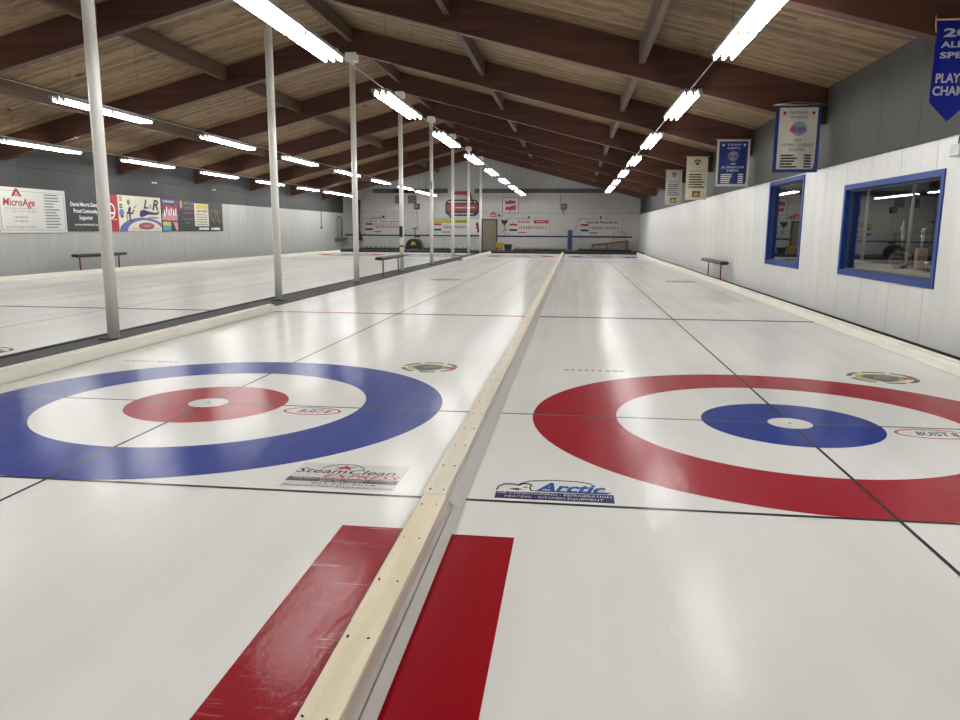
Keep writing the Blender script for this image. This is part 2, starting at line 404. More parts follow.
house(SHX[3], 114 * FT, BLUE_ICE, RED_ICE, 'far blue-ringed target at the end of the sheet along the right wall')
house(SHX[1], 114 * FT, BLUE_ICE, RED_ICE, 'far blue-ringed target beyond the white poles, nearest the black strip')
house(SHX[0], 114 * FT, RED_ICE, BLUE_ICE, 'far red-ringed target in the sheet along the left wall')

t = thing('courtesy_stripe', 'worn scratched red stripe on the ice along the left of the wooden divider', 'stripe', (0, 0, 0))
part('stripe', flat_strip(-2.585, -2.262, -5.6, -2.235, .0012), RED_WORN, t)
t = thing('courtesy_stripe', 'clean deep red stripe on the ice along the right of the wooden divider', 'stripe', (0, 0, 0))
part('stripe', flat_strip(-2.10, -1.79, -5.6, -2.27, .0012), RED_BAR, t)

# ice logos -------------------------------------------------------------------
t = thing('ice_logo', 'steam cleaning advertisement in the ice with black lettering and dark bar', 'logo', (-2.775, -1.755, 0), FLOORROT)
part('backing', MB().rect(-.31, .31, -.005, .40, -.0014, -.0002), PAPER_ICE, t)
text(t, 'SteamClean', -.02, .225, .57, .075, INK, -.0024, shear=.25, bold=.012)
text(t, 'EXPRESS', .09, .158, .43, .055, RED_INK, -.0024, shear=.3, bold=.01)
part('arc', MB().ring(-.05, .275, .13, .12, .008, .008, -.0022, -.0002, 24, .35, 2.9), INK, t)
part('dancing_figure', MB().plate([(-.11, .33), (-.06, .345), (-.05, .375), (-.03, .345), (.02, .35), (-.02, .325), (0, .29), (-.045, .315), (-.09, .285), (-.07, .32)], -.0024, -.0002), RED_INK, t)
part('dark_bar', MB().rect(-.31, .305, .085, .148, -.002, -.0002), GREY_INK, t)
text(t, 'THE MOST TRUSTED CLEANERS YOU CAN', -.0, .121, .56, .016, WHT_INK, -.003)
text(t, 'BUY ALL TIMES', .0, .094, .24, .016, WHT_INK, -.003)
text(t, '403.340.9018', .02, .045, .36, .024, INK, -.003)
text(t, 'SteamCleanExpress.com', .0, .005, .60, .026, INK, -.003, shear=.2)
t = thing('ice_logo', 'blue Arctic advertisement in the ice with bear outline and navy bar', 'logo', (-1.63, -1.76, 0), FLOORROT)
part('navy_bar', MB().plate([(-.30, -.02), (.305, -.02), (.305, .095), (-.30, .075)], -.002, -.0002), NAVY_INK, t)
text(t, 'AIR CONDITIONING - REFRIGERATION', .0, .043, .585, .03, WHT_INK, -.003)
text(t, 'HEATING - KITCHEN EQUIPMENT', .0, -.006, .50, .03, WHT_INK, -.003)
text(t, 'Arctic', .085, .105, .37, .135, BLUE_INK, -.0024, shear=.35, bold=.03)
part('swoosh', MB().plate([(-.12, .105), (.27, .105), (.295, .13), (.20, .118), (-.05, .118)], -.0026, -.0002), BLUE_INK, t)
bear = [(-.30, .10), (-.295, .15), (-.27, .19), (-.22, .195), (-.19, .18), (-.17, .205), (-.14, .21), (-.12, .19), (-.13, .15), (-.12, .11)]
mb = MB(); mb.tube([(x, -.0016, z) for x, z in bear], .004, 4); part('bear_outline', mb, INK, t)
mb = MB(); mb.tube([(-.19, -.0016, .20), (-.14, -.0016, .255), (-.02, -.0016, .285), (.12, -.0016, .28), (.20, -.0016, .25)], .0025, 4); part('back_outline', mb, GREY_INK, t)
mb = MB(); mb.plate([(-.235, .12), (-.2, .135), (-.17, .125), (-.19, .108)], -.002, -.0002); mb.plate([(-.165, .15), (-.15, .16), (-.14, .148)], -.002, -.0002); part('muzzle', mb, INK, t)

def medallion(x, y, rx, ry, label, rot=0):
    t = thing('ice_emblem', label, 'emblem', (x, y, 0), FLOORROT, 'round crests in the ice')
    mb = MB()
    for a0, a1 in ((.15, 1.0), (1.15, 1.95), (2.1, 2.95), (3.3, 4.2), (4.5, 5.1), (5.3, 6.1)): mb.ring(0, 0, rx, ry, rx * .16, ry * .16, -.0012, -.0002, 8, a0, a1)
    part('lettered_rim', mb, GREY_INK, t)
    part('yellow_field', MB().ellipse(-.02, 0, rx * .72, ry * .66, -.0010, -.0002), YEL_INK, t)
    part('dark_centre', MB().plate([(-.6 * rx, .0), (-.45 * rx, .35 * ry), (-.1 * rx, .5 * ry), (.25 * rx, .42 * ry), (.5 * rx, .12 * ry), (.45 * rx, -.2 * ry), (.2 * rx, -.6 * ry), (-.2 * rx, -.75 * ry), (-.4 * rx, -.4 * ry)], -.0016, -.0002), GREY_INK, t)
    mb = MB().rect(-.25 * rx, .2 * rx, -.1 * ry, .02 * ry, -.002, -.0002); mb.rect(-.15 * rx, .3 * rx, .2 * ry, .28 * ry, -.002, -.0002); part('pale_band', mb, PALE_INK, t)
    part('red_flash', MB().plate([(.55 * rx, .18 * ry), (1.0 * rx, .06 * ry), (.92 * rx, -.2 * ry), (.55 * rx, -.22 * ry)], -.0018, -.0002), RED_INK, t)
medallion(-2.95, 1.78, .28, .27, 'yellow and black round crest in the ice behind the blue-ringed target')
medallion(1.35, 1.90, .31, .29, 'yellow and black round crest in the ice behind the red-ringed target')
medallion(-7.98, 2.0, .28, .26, 'yellow and black round crest beyond the black rubber strip at left')
def oval_ad(x, y, w, h, label):
    t = thing('ice_logo', label, 'logo', (x, y, 0), FLOORROT)
    part('red_oval', MB().ring(0, 0, w / 2, h / 2, .018, .018, -.0014, -.0002, 40), RED_INK, t)
    text(t, 'BUIST 8', .02, -.05, w * .55, .10, NAVY_INK, -.002, shear=.3, bold=.02)
    text(t, 'MOTORS', .02, .068, w * .25, .022, GREY_INK, -.002)
oval_ad(-3.475, -.145, .44, .23, 'small red oval advertisement beside the red inner circle of the blue target')
oval_ad(.89, -.16, .50, .25, 'small red oval advertisement beside the blue inner circle of the red target')
def faint_ad(x, y, w, label):
    t = thing('ice_logo', label, 'logo', (x, y, 0), FLOORROT)
    mb = MB(); random.seed(int(abs(x * 100)))
    for k in range(9):
        a = -w / 2 + w * k / 9; mb.rect(a + .006, a + w / 9 - random.uniform(.006, .03), -.02, .02 + random.uniform(0, .03), -.0014, -.0002)
    part('lettering', mb, PALE_INK, t)
faint_ad(-5.81, 1.66, .60, 'faded line of grey lettering in the ice behind the blue-ringed target')
faint_ad(-1.33, 1.84, .60, 'faded line of grey lettering in the ice behind the red-ringed target')
def oval_far(x, y, label):
    t = thing('ice_logo', label, 'logo', (x, y, 0), FLOORROT)
    part('grey_ring', MB().ring(0, 0, .42, .40, .10, .10, -.0012, -.0002, 32), PALE_INK, t)
    part('grey_bar', MB().rect(-.26, .26, -.1, .08, -.0014, -.0002), GREY_INK, t)
oval_far(1.38, 15.5, 'faded grey round logo in the ice near the right wall bench')
oval_far(-5.05, 15.0, 'faded grey round logo in the ice near the middle bench')

# ------------------------------------------------------------------ wooden sheet divider
dv = thing('sheet_divider', 'long low pale wooden divider with screw holes between the two near sheets', 'divider', (0, 0, 0))
ys = [-8.0, -5.70, -2.04] + [-2.04 + 3.66 * k for k in range(1, 12)]; ys[-1] = 39.4 if ys[-1] > 39.4 else ys[-1]
if ys[-1] < 39.4: ys.append(39.4)
tmpl = {}
for k, (a, b) in enumerate(zip(ys, ys[1:])):
    dx = [0, .006, -.002, .002][k % 4]; o = part('plank', MB().box(-2.25 + dx, -2.135 + dx, a + .002, b - .002, .082, .100), PINE if k < 2 else PINE_FROST, dv, None, None, .003)
part('side_board', MB().box(-2.242, -2.128, -8.0, 39.4, 0.03, .080), mat('greyish_white_board', (214, 206, 200), .55, 0, .08, (12, 1.5, 12), .15), dv)
part('base_board', MB().box(-2.245, -2.112, -8.0, 39.4, 0.0, .028), mat('greyish_white_board', (214, 206, 200)), dv)
mb = MB()
for y0 in ys[:-1]:
    for j in range(10):
        y = y0 + .06 + j * .385
        if y > 5: break
        for x in (-2.225, -2.16):
            mb.tube([(x + random.uniform(-.006, .006), y + random.uniform(-.02, .02), .0995), (x, y, .1008)], .0038, 6)
part('screws', mb, BLACK, dv, None, 'stuff')
fil = MB(); 
fil.add([(-2.135, -2.0, .06), (-2.068, -2.0, .001), (-2.135, -2.0, .0), (-2.135, 39.4, .06), (-2.068, 39.4, .001), (-2.135, 39.4, 0)], [(0, 1, 2), (3, 5, 4), (0, 3, 4, 1), (1, 4, 5, 2), (0, 2, 5, 3)])
fil.add([(-2.105, -8, .03), (-2.07, -8, .001), (-2.105, -8, 0), (-2.105, -2.0, .03), (-2.07, -2.0, .001), (-2.105, -2.0, 0)], [(0, 1, 2), (3, 5, 4), (0, 3, 4, 1), (1, 4, 5, 2), (0, 2, 5, 3)])
fil.add([(-2.245, -3.05, .075), (-2.30, -3.05, .001), (-2.245, -3.05, 0), (-2.245, 39.4, .06), (-2.30, 39.4, .001), (-2.245, 39.4, 0)], [(0, 1, 2), (3, 5, 4), (0, 3, 4, 1), (1, 4, 5, 2), (0, 2, 5, 3)])
part('ice_fillet', fil, ICE_EDGE, dv)

def side_board(name, x0, x1, y0, y1, h, bead):
    o = struct(name)
    y = y0
    while y < y1 - .05:
        e = min(y + 3.66, y1); part('plank', MB().box(x0, x1, y + .002, e - .002, 0, h), CREAM, o, None, None, .006); y = e
    part('top_bead', MB().box(bead - .02, bead + .02, y0, y1, h - .001, h + .012), CREAM, o)
    return o
side_board('trim_1', 2.09, 2.20, -4.22, 39.4, .115, 2.16)
side_board('trim_2', -15.86, -15.75, -8, 39.4, .115, -15.82)
side_board('trim_3', -6.56, -6.45, -4.0, 6.40, .115, -6.52)
side_board('trim_4', -6.56, -6.45, 28.2, 39.4, .115, -6.52)
part('wall_gap_floor', MB().box(2.2, XR, YB, 39.4, -.02, .0), CARPET, fl)
part('wall_gap_floor', MB().box(XL, -15.86, YB, 39.4, -.02, .0), CARPET, fl)
t = thing('rubber_mat', 'long black rubber walkway strip under the row of white poles', 'mat', (0, 0, 0))
part('runner', MB().box(-7.45, -6.77, -8, 28.2, 0.0, .012), RUBBER, t)
part('raised_lip', MB().box(-7.47, -7.40, -8, 28.2, .012, .022), KERB_BLACK, t)
part('far_runner', MB().box(-7.45, -6.60, 28.25, 39.35, 0, .012), RUBBER, t)

# ------------------------------------------------------------------ side walls
def panels(wall, x_in, sgn, y0, y1, z0, z1, pitch, phase, name, m, holes=(), th=.05, gap=.008, ins=.0):
    """row of wall panels with open joints; sgn=+1: wall on the +x side"""
    cache = {}
    def put(a, b, c, d):
        key = (round(b - a, 3), round(c, 3), round(d, 3))
        if key not in cache:
            me = MB().box(0 if sgn > 0 else -th, th if sgn > 0 else 0, 0, b - a, 0, d - c).mesh(name); me.materials.append(m); cache[key] = me
        link(name, cache[key], wall, (x_in, a, c))
    k = math.floor((y0 - phase) / pitch)
    while phase + k * pitch < y1:
        a, b = max(y0, phase + k * pitch) + gap / 2, min(y1, phase + (k + 1) * pitch) - gap / 2; k += 1
        if b - a < .02: continue
        segs = [(a, b)]
        cuts = sorted({a, b} | {h[0] for h in holes if a < h[0] < b} | {h[1] for h in holes if a < h[1] < b})
        for c0, c1 in zip(cuts, cuts[1:]):
            h = next((h for h in holes if h[0] - 1e-6 <= c0 and c1 <= h[1] + 1e-6), None)
            if h is None: put(c0, c1, z0, z1)
            else: put(c0, c1, z0, h[2]); put(c0, c1, h[3], z1)
WIN = [(3.76, 6.92, .71, 2.05), (9.02, 11.46, .68, 2.37)]
def slab_with_holes(x0, x1, y0, y1, z0, z1, holes):
    mb = MB(); ysb = sorted({y0, y1} | {h[0] for h in holes} | {h[1] for h in holes})
    for a, b in zip(ysb, ysb[1:]):
        h = next((h for h in holes if h[0] <= a + 1e-6 and b <= h[1] + 1e-6), None)
        if h: mb.box(x0, x1, a, b, z0, h[2]); mb.box(x0, x1, a, b, h[3], z1)
        else: mb.box(x0, x1, a, b, z0, z1)
    return mb
wr = struct('wall_right', slab_with_holes(XR + .045, XR + .22, YB, YF, 0, 3.72, WIN), SEAM)
panels(wr, XR, 1, YB, YF, .04, 2.40, .965, 4.97, 'wall_panel', WHITE_WALL, WIN, .045)
panels(wr, XR + .012, 1, YB, YF, 2.44, 3.72, 1.22, 4.6, 'upper_panel', GREY_WALL, (), .033, .006)
part('ledge_flashing', MB().box(XR - .035, XR + .045, YB, YF, 2.40, 2.44), GREY_WALL, wr)
part('black_base', MB().box(XR - .012, XR + .045, YB, YF, 0, .035), KERB_BLACK, wr)
wl = struct('wall_left', MB().box(XL - .22, XL - .045, YB, YF, 0, 3.72), SEAM)
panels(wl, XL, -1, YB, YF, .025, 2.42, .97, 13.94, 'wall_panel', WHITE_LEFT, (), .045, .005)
panels(wl, XL - .012, -1, YB, YF, 2.42, 3.72, 2.44, 13.94, 'upper_panel', GREY_DARK, (), .033, .005)
part('upper_ledge', MB().box(XL - .012, XL + .03, YB, YF, 3.01, 3.05), GREY_DARK, wl)
part('black_base', MB().box(XL - .045, XL + .012, YB, YF, 0, .02), KERB_BLACK, wl)

# windows ---------------------------------------------------------------------
for i, (y0, y1, z0, z1) in enumerate(WIN):
    w = struct('window_%d' % (i + 1)); f = .075
    mb = MB()
    for (a, b, c, d) in ((y0 - .005, y0 + f, z0 - .005, z1 + .005), (y1 - f, y1 + .005, z0 - .005, z1 + .005), (y0 + f, y1 - f, z0 - .005, z0 + f), (y0 + f, y1 - f, z1 - f, z1 + .005)):
        mb.box(XR - .018, XR + .02, a, b, c, d)
    part('window_frame', mb, BLUE_FRAME, w, None, None, .004)
    mb = MB()
    for (a, b, c, d) in ((y0 + .02, y0 + f - .01, z0 + .02, z1 - .02), (y1 - f + .01, y1 - .02, z0 + .02, z1 - .02), (y0 + f - .01, y1 - f + .01, z0 + .02, z0 + f - .01), (y0 + f - .01, y1 - f + .01, z1 - f + .01, z1 - .02)):
        mb.box(XR + .02, XR + .22, a, b, c, d)
    part('window_reveal', mb, BLUE_FRAME, w)
    g = .035; mb = MB()
    a0, a1, c0, c1 = y0 + f - .01, y1 - f + .01, z0 + f - .01, z1 - f + .01
    for (a, b, c, d) in ((a0, a0 + g, c0, c1), (a1 - g, a1, c0, c1), (a0 + g, a1 - g, c0, c0 + g), (a0 + g, a1 - g, c1 - g, c1)): mb.box(XR + .055, XR + .105, a, b, c, d)
    part('glazing_bead', mb, mat('dark_blue_bead', (40, 52, 84), .5), w)
    pn = part('pane', MB().box(-.003, .003, -(a1 - a0) / 2 + g - .005, (a1 - a0) / 2 - g + .005, c0 + g - .005, c1 - g + .005), GLASS, w, (XR + .075, (a0 + a1) / 2, 0)); pn.rotation_euler = (0, math.radians(.35 if i == 0 else .2), -math.radians(.35) if i == 0 else 0)   # panes sit a touch out of true

# lounge behind the windows ------------------------------------------------------
lg = struct('wall_lounge')
part('lounge_back', MB().box(7.0, 7.1, 1.0, 14.0, 0, 2.9), ROOM, lg)
part('lounge_end', MB().box(XR + .22, 7.0, .9, 1.0, 0, 2.9), ROOM, lg); part('lounge_end', MB().box(XR + .22, 7.0, 14.0, 14.1, 0, 2.9), ROOM, lg)
part('lounge_floor', MB().box(XR + .22, 7.0, 1, 14, -.1, 0), CARPET, lg); part('lounge_ceiling', MB().box(XR + .22, 7.0, 1, 14, 2.9, 3.0), ROOM, lg)
t = thing('lounge_fill_light', 'small added fill light, out of view, in the lounge behind the blue windows', 'ceiling light', (4.2, 6.5, 2.80)); part('diffuser', MB().lathe([(.10, 0), (.22, .02), (.24, .06)], 16), emit_mat('added_lounge_fill', (1, .95, .85), 30.), t); part('rim', MB().lathe([(.25, .06), (.25, .10)], 16), HOUSING, t)  # added unseen lamp, put in so the trophies show through the glass
t = thing('counter', 'tan counter ledge behind the near blue window', 'counter', (3.2, 5.4, 0))
part('counter_top', MB().box(-.38, .32, -1.5, 2.0, .80, .84), COUNTER, t, None, None, .006)
part('counter_front', MB().box(-.30, .28, -1.45, 1.95, 0, .80), DARKBROWN, t)
t = thing('trophy', 'dark round trophy with tall gold figure behind the near blue window', 'trophy', (3.05, 5.95, .84))
part('bowl', MB().lathe([(.07, 0), (.09, .02), (.13, .07), (.15, .14), (.13, .20), (.08, .23), (.03, .25)], 20), DARKBROWN, t)
part('stem', MB().lathe([(.018, .24), (.014, .42), (.03, .45)], 10), GOLD, t)
part('figure', MB().tube([(0, 0, .44), (.01, 0, .5), (-.01, .01, .56), (0, 0, .62), (0, .02, .68)], [.018, .028, .034, .016, .006], 8), SILVER, t)
for sgn in (-1, 1): part('handle', MB().tube([(0, .10 * sgn, .20), (0, .19 * sgn, .18), (0, .2 * sgn, .10), (0, .14 * sgn, .06)], .010, 6), SILVER, t)
t = thing('trophy', 'wooden block trophy with tall gilt figure behind the near blue window', 'trophy', (3.05, 5.32, .84))
part('plinth', MB().box(-.06, .06, -.055, .055, 0, .30), TROPHY_WOOD, t, None, None, .006)
part('figure', MB().tube([(0, 0, .30), (0, .01, .38), (0, -.01, .46), (0, .02, .52), (0, .0, .56)], [.02, .016, .03, .018, .012], 8), SILVER, t)
mb = MB(); mb.tube([(0, 0, .48), (0, -.06, .53), (0, -.09, .6)], [.012, .010, .006], 6); mb.tube([(0, 0, .48), (0, .05, .44)], .010, 6); part('arms', mb, SILVER, t)
t = thing('trophy', 'small silver trophy standing lowest beside the wooden block trophy', 'trophy', (3.0, 4.98, .84))
part('base', MB().lathe([(.05, 0), (.05, .03), (.02, .04)], 12), BLACK, t)
part('cup', MB().lathe([(.012, .04), (.012, .06), (.05, .09), (.055, .13)], 12), SILVER, t)

# ------------------------------------------------------------------ roof: beams, purlins, decking
ce = struct('ceiling')
for side in (0, 1):
    xe = XR + .22 if side == 0 else XL - .22
    mb = MB(); zr, zw = deck_z(RX) + .05, deck_z(XR) + .05 - SL * .22
    a = [(RX, YB, zr), (xe, YB, zw), (xe, YB, zw + .12), (RX, YB, zr + .12)]; b = [(x, YF + .2, z) for x, _, z in a]
    mb.add(a + b, [(0, 1, 2, 3), (7, 6, 5, 4), (0, 4, 5, 1), (1, 5, 6, 2), (2, 6, 7, 3), (3, 7, 4, 0)])
    part('roof_slab', mb, ROOF, ce)
beams = [B0 + BP * i for i in range(-2, 8)]
for y in beams:
    for side in (0, 1):
        xe = XR - .01 if side == 0 else XL + .01
        a = [(RX, beam_z(RX)), (xe, beam_z(xe)), (xe, deck_z(xe)), (RX, deck_z(RX))]
        mb = MB().plate(a, -.085, .085)
        part('roof_beam', mb, BEAM, ce, (0, y, 0), None, .006)
ybnds = [YB] + beams + [YF]
for j, (ya, yb) in enumerate(zip(ybnds, ybnds[1:])):
    y0 = ya + (.085 if j else 0); y1 = yb - (.085 if j < len(ybnds) - 2 else 0)
    for x in (-.5, -3.85, RX, -10.37, -13.72):
        zt = deck_z(x) - .01; dep = .34 if x != RX else .33
        part('purlin', MB().box(x - .055, x + .055, y0, y1, zt - dep, zt), PURLIN, ce, None, None, .004)
    for side in (0, 1):                                  # boards run up the slope
        mb = MB(); n = max(1, round((yb - ya) / .137)); wd = (yb - ya) / n
        xe = XR if side == 0 else XL; L = abs(xe - RX)
        for k in range(n):
            cuts = [0.] + sorted(random.uniform(.12, .88) for _ in range(2)) + [1.]
            for a, b in zip(cuts, cuts[1:]):
                if b - a < .04: continue
                dz = random.uniform(0, .005)
                xa, xb = RX + (xe - RX) * a, RX + (xe - RX) * b
                g = .004 * (1 if side == 0 else -1)
                xa += g / 2; xb -= g / 2
                ja, jb = ya + k * wd + .003, ya + (k + 1) * wd - .003
                mb.add([(xa, ja, deck_z(xa) + dz), (xb, ja, deck_z(xb) + dz), (xb, jb, deck_z(xb) + dz), (xa, jb, deck_z(xa) + dz),
                        (xa, ja, deck_z(xa) + .05), (xb, ja, deck_z(xb) + .05), (xb, jb, deck_z(xb) + .05), (xa, jb, deck_z(xa) + .05)],
                       [(3, 2, 1, 0), (4, 5, 6, 7), (0, 1, 5, 4), (1, 2, 6, 5), (2, 3, 7, 6), (3, 0, 4, 7)])
        part('deck_planking', mb, DECK, ce, None, 'stuff')

# ------------------------------------------------------------------ end walls
wf = struct('wall_far', MB().box(XL - .22, XR + .22, YF, YF + .2, 0, 3.75), FAR_WALL)
part('wall_ledge', MB().box(XL, XR, YF - .02, YF, 2.46, 2.49), mat('ledge_grey', (150, 148, 144), .6), wf)
mb = MB()
for a, b in ((-14.73, -12.0), (-13.3, -9.75), (-8.0, XR - .2)): mb.box(a, b, YF - .05, YF, 3.72, 4.0)
part('belt_band', mb, BELT, wf)
x = XL
while x < XR - .01:
    e = min(x + .30, XR)
    if x < RX < e: e = RX
    part('cladding_panel', MB().plate([(x + .004, 3.75), (e - .004, 3.75), (e - .004, deck_z(e - .004) + .06), (x + .004, deck_z(x + .004) + .06)], YF + .0, YF + .05), GABLE, wf)
    x = e
part('gable_backing', MB().plate([(XL - .2, 3.7), (XR + .2, 3.7), (RX, deck_z(RX) + .1)], YF + .05, YF + .2), SEAM, wf)
wb = struct('wall_rear', MB().plate([(XL - .22, 0), (XR + .22, 0), (XR + .22, 3.75), (RX, deck_z(RX) + .1), (XL - .22, 3.75)], YB - .2, YB), FAR_WALL)
part('blue_stripe', MB().box(-6.50, 2.1, YF - .012, YF, .93, 1.03), BLUE_TRIM, wf)
part('blue_stripe', MB().box(-16.7, -7.53, YF - .012, YF, .95, 1.05), BLUE_TRIM, wf)

d = struct('door_1')
mb = MB(); mb.box(-7.53, -7.45, YF - .05, YF, 0, 2.08); mb.box(-6.58, -6.50, YF - .05, YF, 0, 2.08); mb.box(-7.45, -6.58, YF - .05, YF, 2.0, 2.08)
part('door_frame', mb, DOOR_FR, d); part('door_leaf', MB().box(-7.45, -6.58, YF - .03, YF, .01, 2.0), DOOR_B, d)
part('push_bar', MB().box(-7.38, -6.68, YF - .08, YF - .03, .96, 1.02), DOOR_B, d)

def scoreboard(x0, x1, label, title, bar=False):
    w = x1 - x0; t = thing('scoreboard', label, 'scoreboard', (x0, YF - .02, 1.03), (0, 0, 0), 'scoreboards on the far wall')
    H = 1.04
    bd = part('board', MB().rect(0, w, 0, H, -.02, .015), mat('scoreboard_white', (188, 186, 183), .5, 0, .02), t)
    mb = MB(); f = .02
    mb.rect(0, w, H - f, H, -.035, -.02); mb.rect(0, w, 0, f, -.035, -.02); mb.rect(0, f, f, H - f, -.035, -.02); mb.rect(w - f, w, f, H - f, -.035, -.02)
    part('board_frame', mb, mat('board_edge', (150, 148, 144), .5), t)
    part('red_bar', MB().rect(.06, .56, .63, .76, -.03, -.02), INKR, bd); part('blue_bar', MB().rect(.06, .56, .29, .42, -.03, -.02), INKN, bd)
    for k in range(12):
        text(bd, str((k + 1) % 10) if k < 9 else str(k - 8) if k > 9 else '0', .68 + (w - .8) * k / 11.5, .44, None, .16, INKR if k > 4 else INKB, -.022, 'score_digit', bold=.03)
    mb = MB(); greek(mb, .60, 1.15, .20, .07, -.022, 3); part('small_print', mb, INKR, bd)
    title(bd, w, H)
    mb = MB(); mb.tube([(w / 2, -.04, H + .02), (w / 2, -.04, H + .10)], .02, 6); mb.box(w / 2 - .05, w / 2 + .05, -.12, .0, H + .08, H + .20)
    part('flood_lamp', mb, BLACK, t)
    mb = MB(); mb.tube([(-.35, -.03, .25), (-.08, -.03, H + .03), (w * .45, -.03, H + .03)], .012, 6); part('lamp_conduit', mb, INKG, t)
def t4(t, w, H): text(t, 'FourLife Financial inc.', w * .55, .80, w * .78, .15, INKB, -.022, shear=.0, bold=.03)
def t3(t, w, H):
    text(t, 'Burger Boy', w * .38, .82, .85, .14, INKR, -.022, shear=.3, bold=.04)
    part('red_panel', MB().rect(w - .98, w - .05, .78, .98, -.024, -.02), INKR, t); text(t, 'RESTAURANT', w - .51, .85, .62, .07, INKW, -.027)
    mb = MB(); mb.tube([(.22, -.025, .72), (.27, -.025, .82), (.26, -.025, .92)], .015, 5); part('mark', mb, INKB, t)
def t2(t, w, H):
    part('yellow_panel', MB().rect(.03, w - .03, .78, 1.0, -.024, -.02), INKY, t)
    text(t, 'Tower Business', w * .36, .82, w * .5, .13, mat('olive_print', (104, 104, 36), .5, 0, 0), -.027); 
    mb = MB(); greek(mb, w * .66, w - .1, .88, .10, -.027, 4); part('small_print', mb, mat('olive_print', (104, 104, 36), .5), t)
def t1(t, w, H):
    text(t, 'SUBWAY', .5, .82, .72, .11, INKG, -.022, bold=.03); mb = MB(); greek(mb, 1.0, w - .2, .86, .05, -.022, 5); part('small_print', mb, INKG, t)
    mb = MB()
    for k in range(9): mb.rect(.7 + k * .18, .78 + k * .18, .66, .74, -.024, -.02)
    part('marks', mb, INKG, t)
scoreboard(-15.33, -12.75, 'scoreboard with grey title, nearest the left wall', t1)
scoreboard(-10.72, -8.42, 'scoreboard with yellow title panel, behind the row of poles', t2)
scoreboard(-5.76, -3.16, 'scoreboard with red Burger Boy lettering, beside the brown door', t3)
scoreboard(-1.20, 1.40, 'scoreboard with black title lettering, nearest the right wall', t4)

t = thing('wall_sign', 'dark rounded sign with red panel and red roof shape, high on far wall', 'sign', (-8.81, YF - .02, 2.26))
def rrect(x0, x1, z0, z1, r, n=6):
    p = []
    for cx, cz, a in ((x1 - r, z1 - r, 0), (x0 + r, z1 - r, 1), (x0 + r, z0 + r, 2), (x1 - r, z0 + r, 3)):
        for k in range(n + 1): t_ = (a + k / n) * PI / 2; p.append((cx + r * math.cos(t_), cz + r * math.sin(t_)))
    return p
part('dark_panel', MB().plate(rrect(-1.1, 1.1, 0, 1.05, .34), -.03, .0), SIGN_DARK, t)
part('red_panel', MB().plate(rrect(-1.02, 1.04, .30, .78, .2), -.036, -.03), mat('dull_red_sign', (140, 50, 56), .5), t)
mb = MB(); greek(mb, -.92, .92, .90, .10, -.038, 3); greek(mb, -.8, .8, .15, .08, -.038, 3); greek(mb, -.45, .85, .54, .09, -.04, 2); part('sign_print', mb, mat('pale_sign_print', (176, 168, 164), .5), t)
part('roof_shape', MB().plate([(-.62, 1.35), (-.62, 1.58), (.42, 1.58), (.56, 1.50), (.70, 1.06), (.34, 1.06), (.30, 1.35)], -.03, 0), mat('dull_red_sign', (140, 50, 56), .5), t)
t = thing('wall_sign', 'square white sign with two red shapes, high above the brown door', 'sign', (-5.66, YF - .02, 2.43))
part('board', MB().rect(-.54, .54, 0, 1.04, -.02, 0), mat('scoreboard_white', (188, 186, 183)), t)
mb = MB(); f = .045; mb.rect(-.54, .54, 0, f, -.026, -.02); mb.rect(-.54, .54, 1.04 - f, 1.04, -.026, -.02); mb.rect(-.54, -.54 + f, f, 1.04 - f, -.026, -.02); mb.rect(.54 - f, .54, f, 1.04 - f, -.026, -.02)
part('border', mb, mat('faded_red_border', (150, 84, 88), .5), t)
part('upper_shape', MB().plate([(-.34, .58), (-.36, .80), (-.15, .80), (.0, .86), (.12, .80), (.34, .80), (.30, .60)], -.024, -.02), INKR, t)
part('lower_shape', MB().plate([(-.34, .24), (-.30, .46), (-.1, .42), (.06, .50), (.36, .52), (.34, .22), (.05, .22), (.0, .16), (-.08, .22)], -.024, -.02), INKR, t)
mb = MB(); mb.rect(-.48, .48, .525, .545, -.024, -.02); mb.rect(-.015, .015, .02, .16, -.024, -.02); part('rule', mb, INKG, t)
t = thing('exit_sign', 'small red exit sign above the brown door', 'sign', (-6.78, YF - .03, 2.2))
part('box', MB().plate([(-.2, 0), (.2, 0), (.2, .22), (.05, .34), (-.1, .30), (-.2, .18)], -.06, .03), EXIT_M, t); text(t, 'EXIT', 0, .06, .28, .10, INKW, -.063)
t = thing('emergency_lamp', 'small dark twin lamp beside the red exit sign', 'lamp', (-6.30, YF - .03, 2.24)); part('housing', MB().box(-.14, .14, -.08, .03, 0, .06), INKG, t); part('lamp_head', MB().lathe([(.05, 0), (.06, .05), (.03, .10)], 10, Matrix.Translation((-.1, -.05, .04))), BLACK, t)
t = thing('wall_lamp', 'black shield-shaped object hanging right of the brown door', 'lamp', (-6.05, YF - .02, 1.70))
part('shade', MB().plate([(-.20, .34), (-.02, .30), (.02, .30), (.20, .34), (.2, .18), (.0, -.04), (-.17, .16)], -.10, .0), BLACK, t); part('cord', MB().tube([(0, -.03, 0), (0, -.03, -.4), (.02, -.03, -.7)], .014, 6), INKG, t); part('bracket', MB().box(.06, .14, -.04, .02, -.34, -.24), BLACK, t)
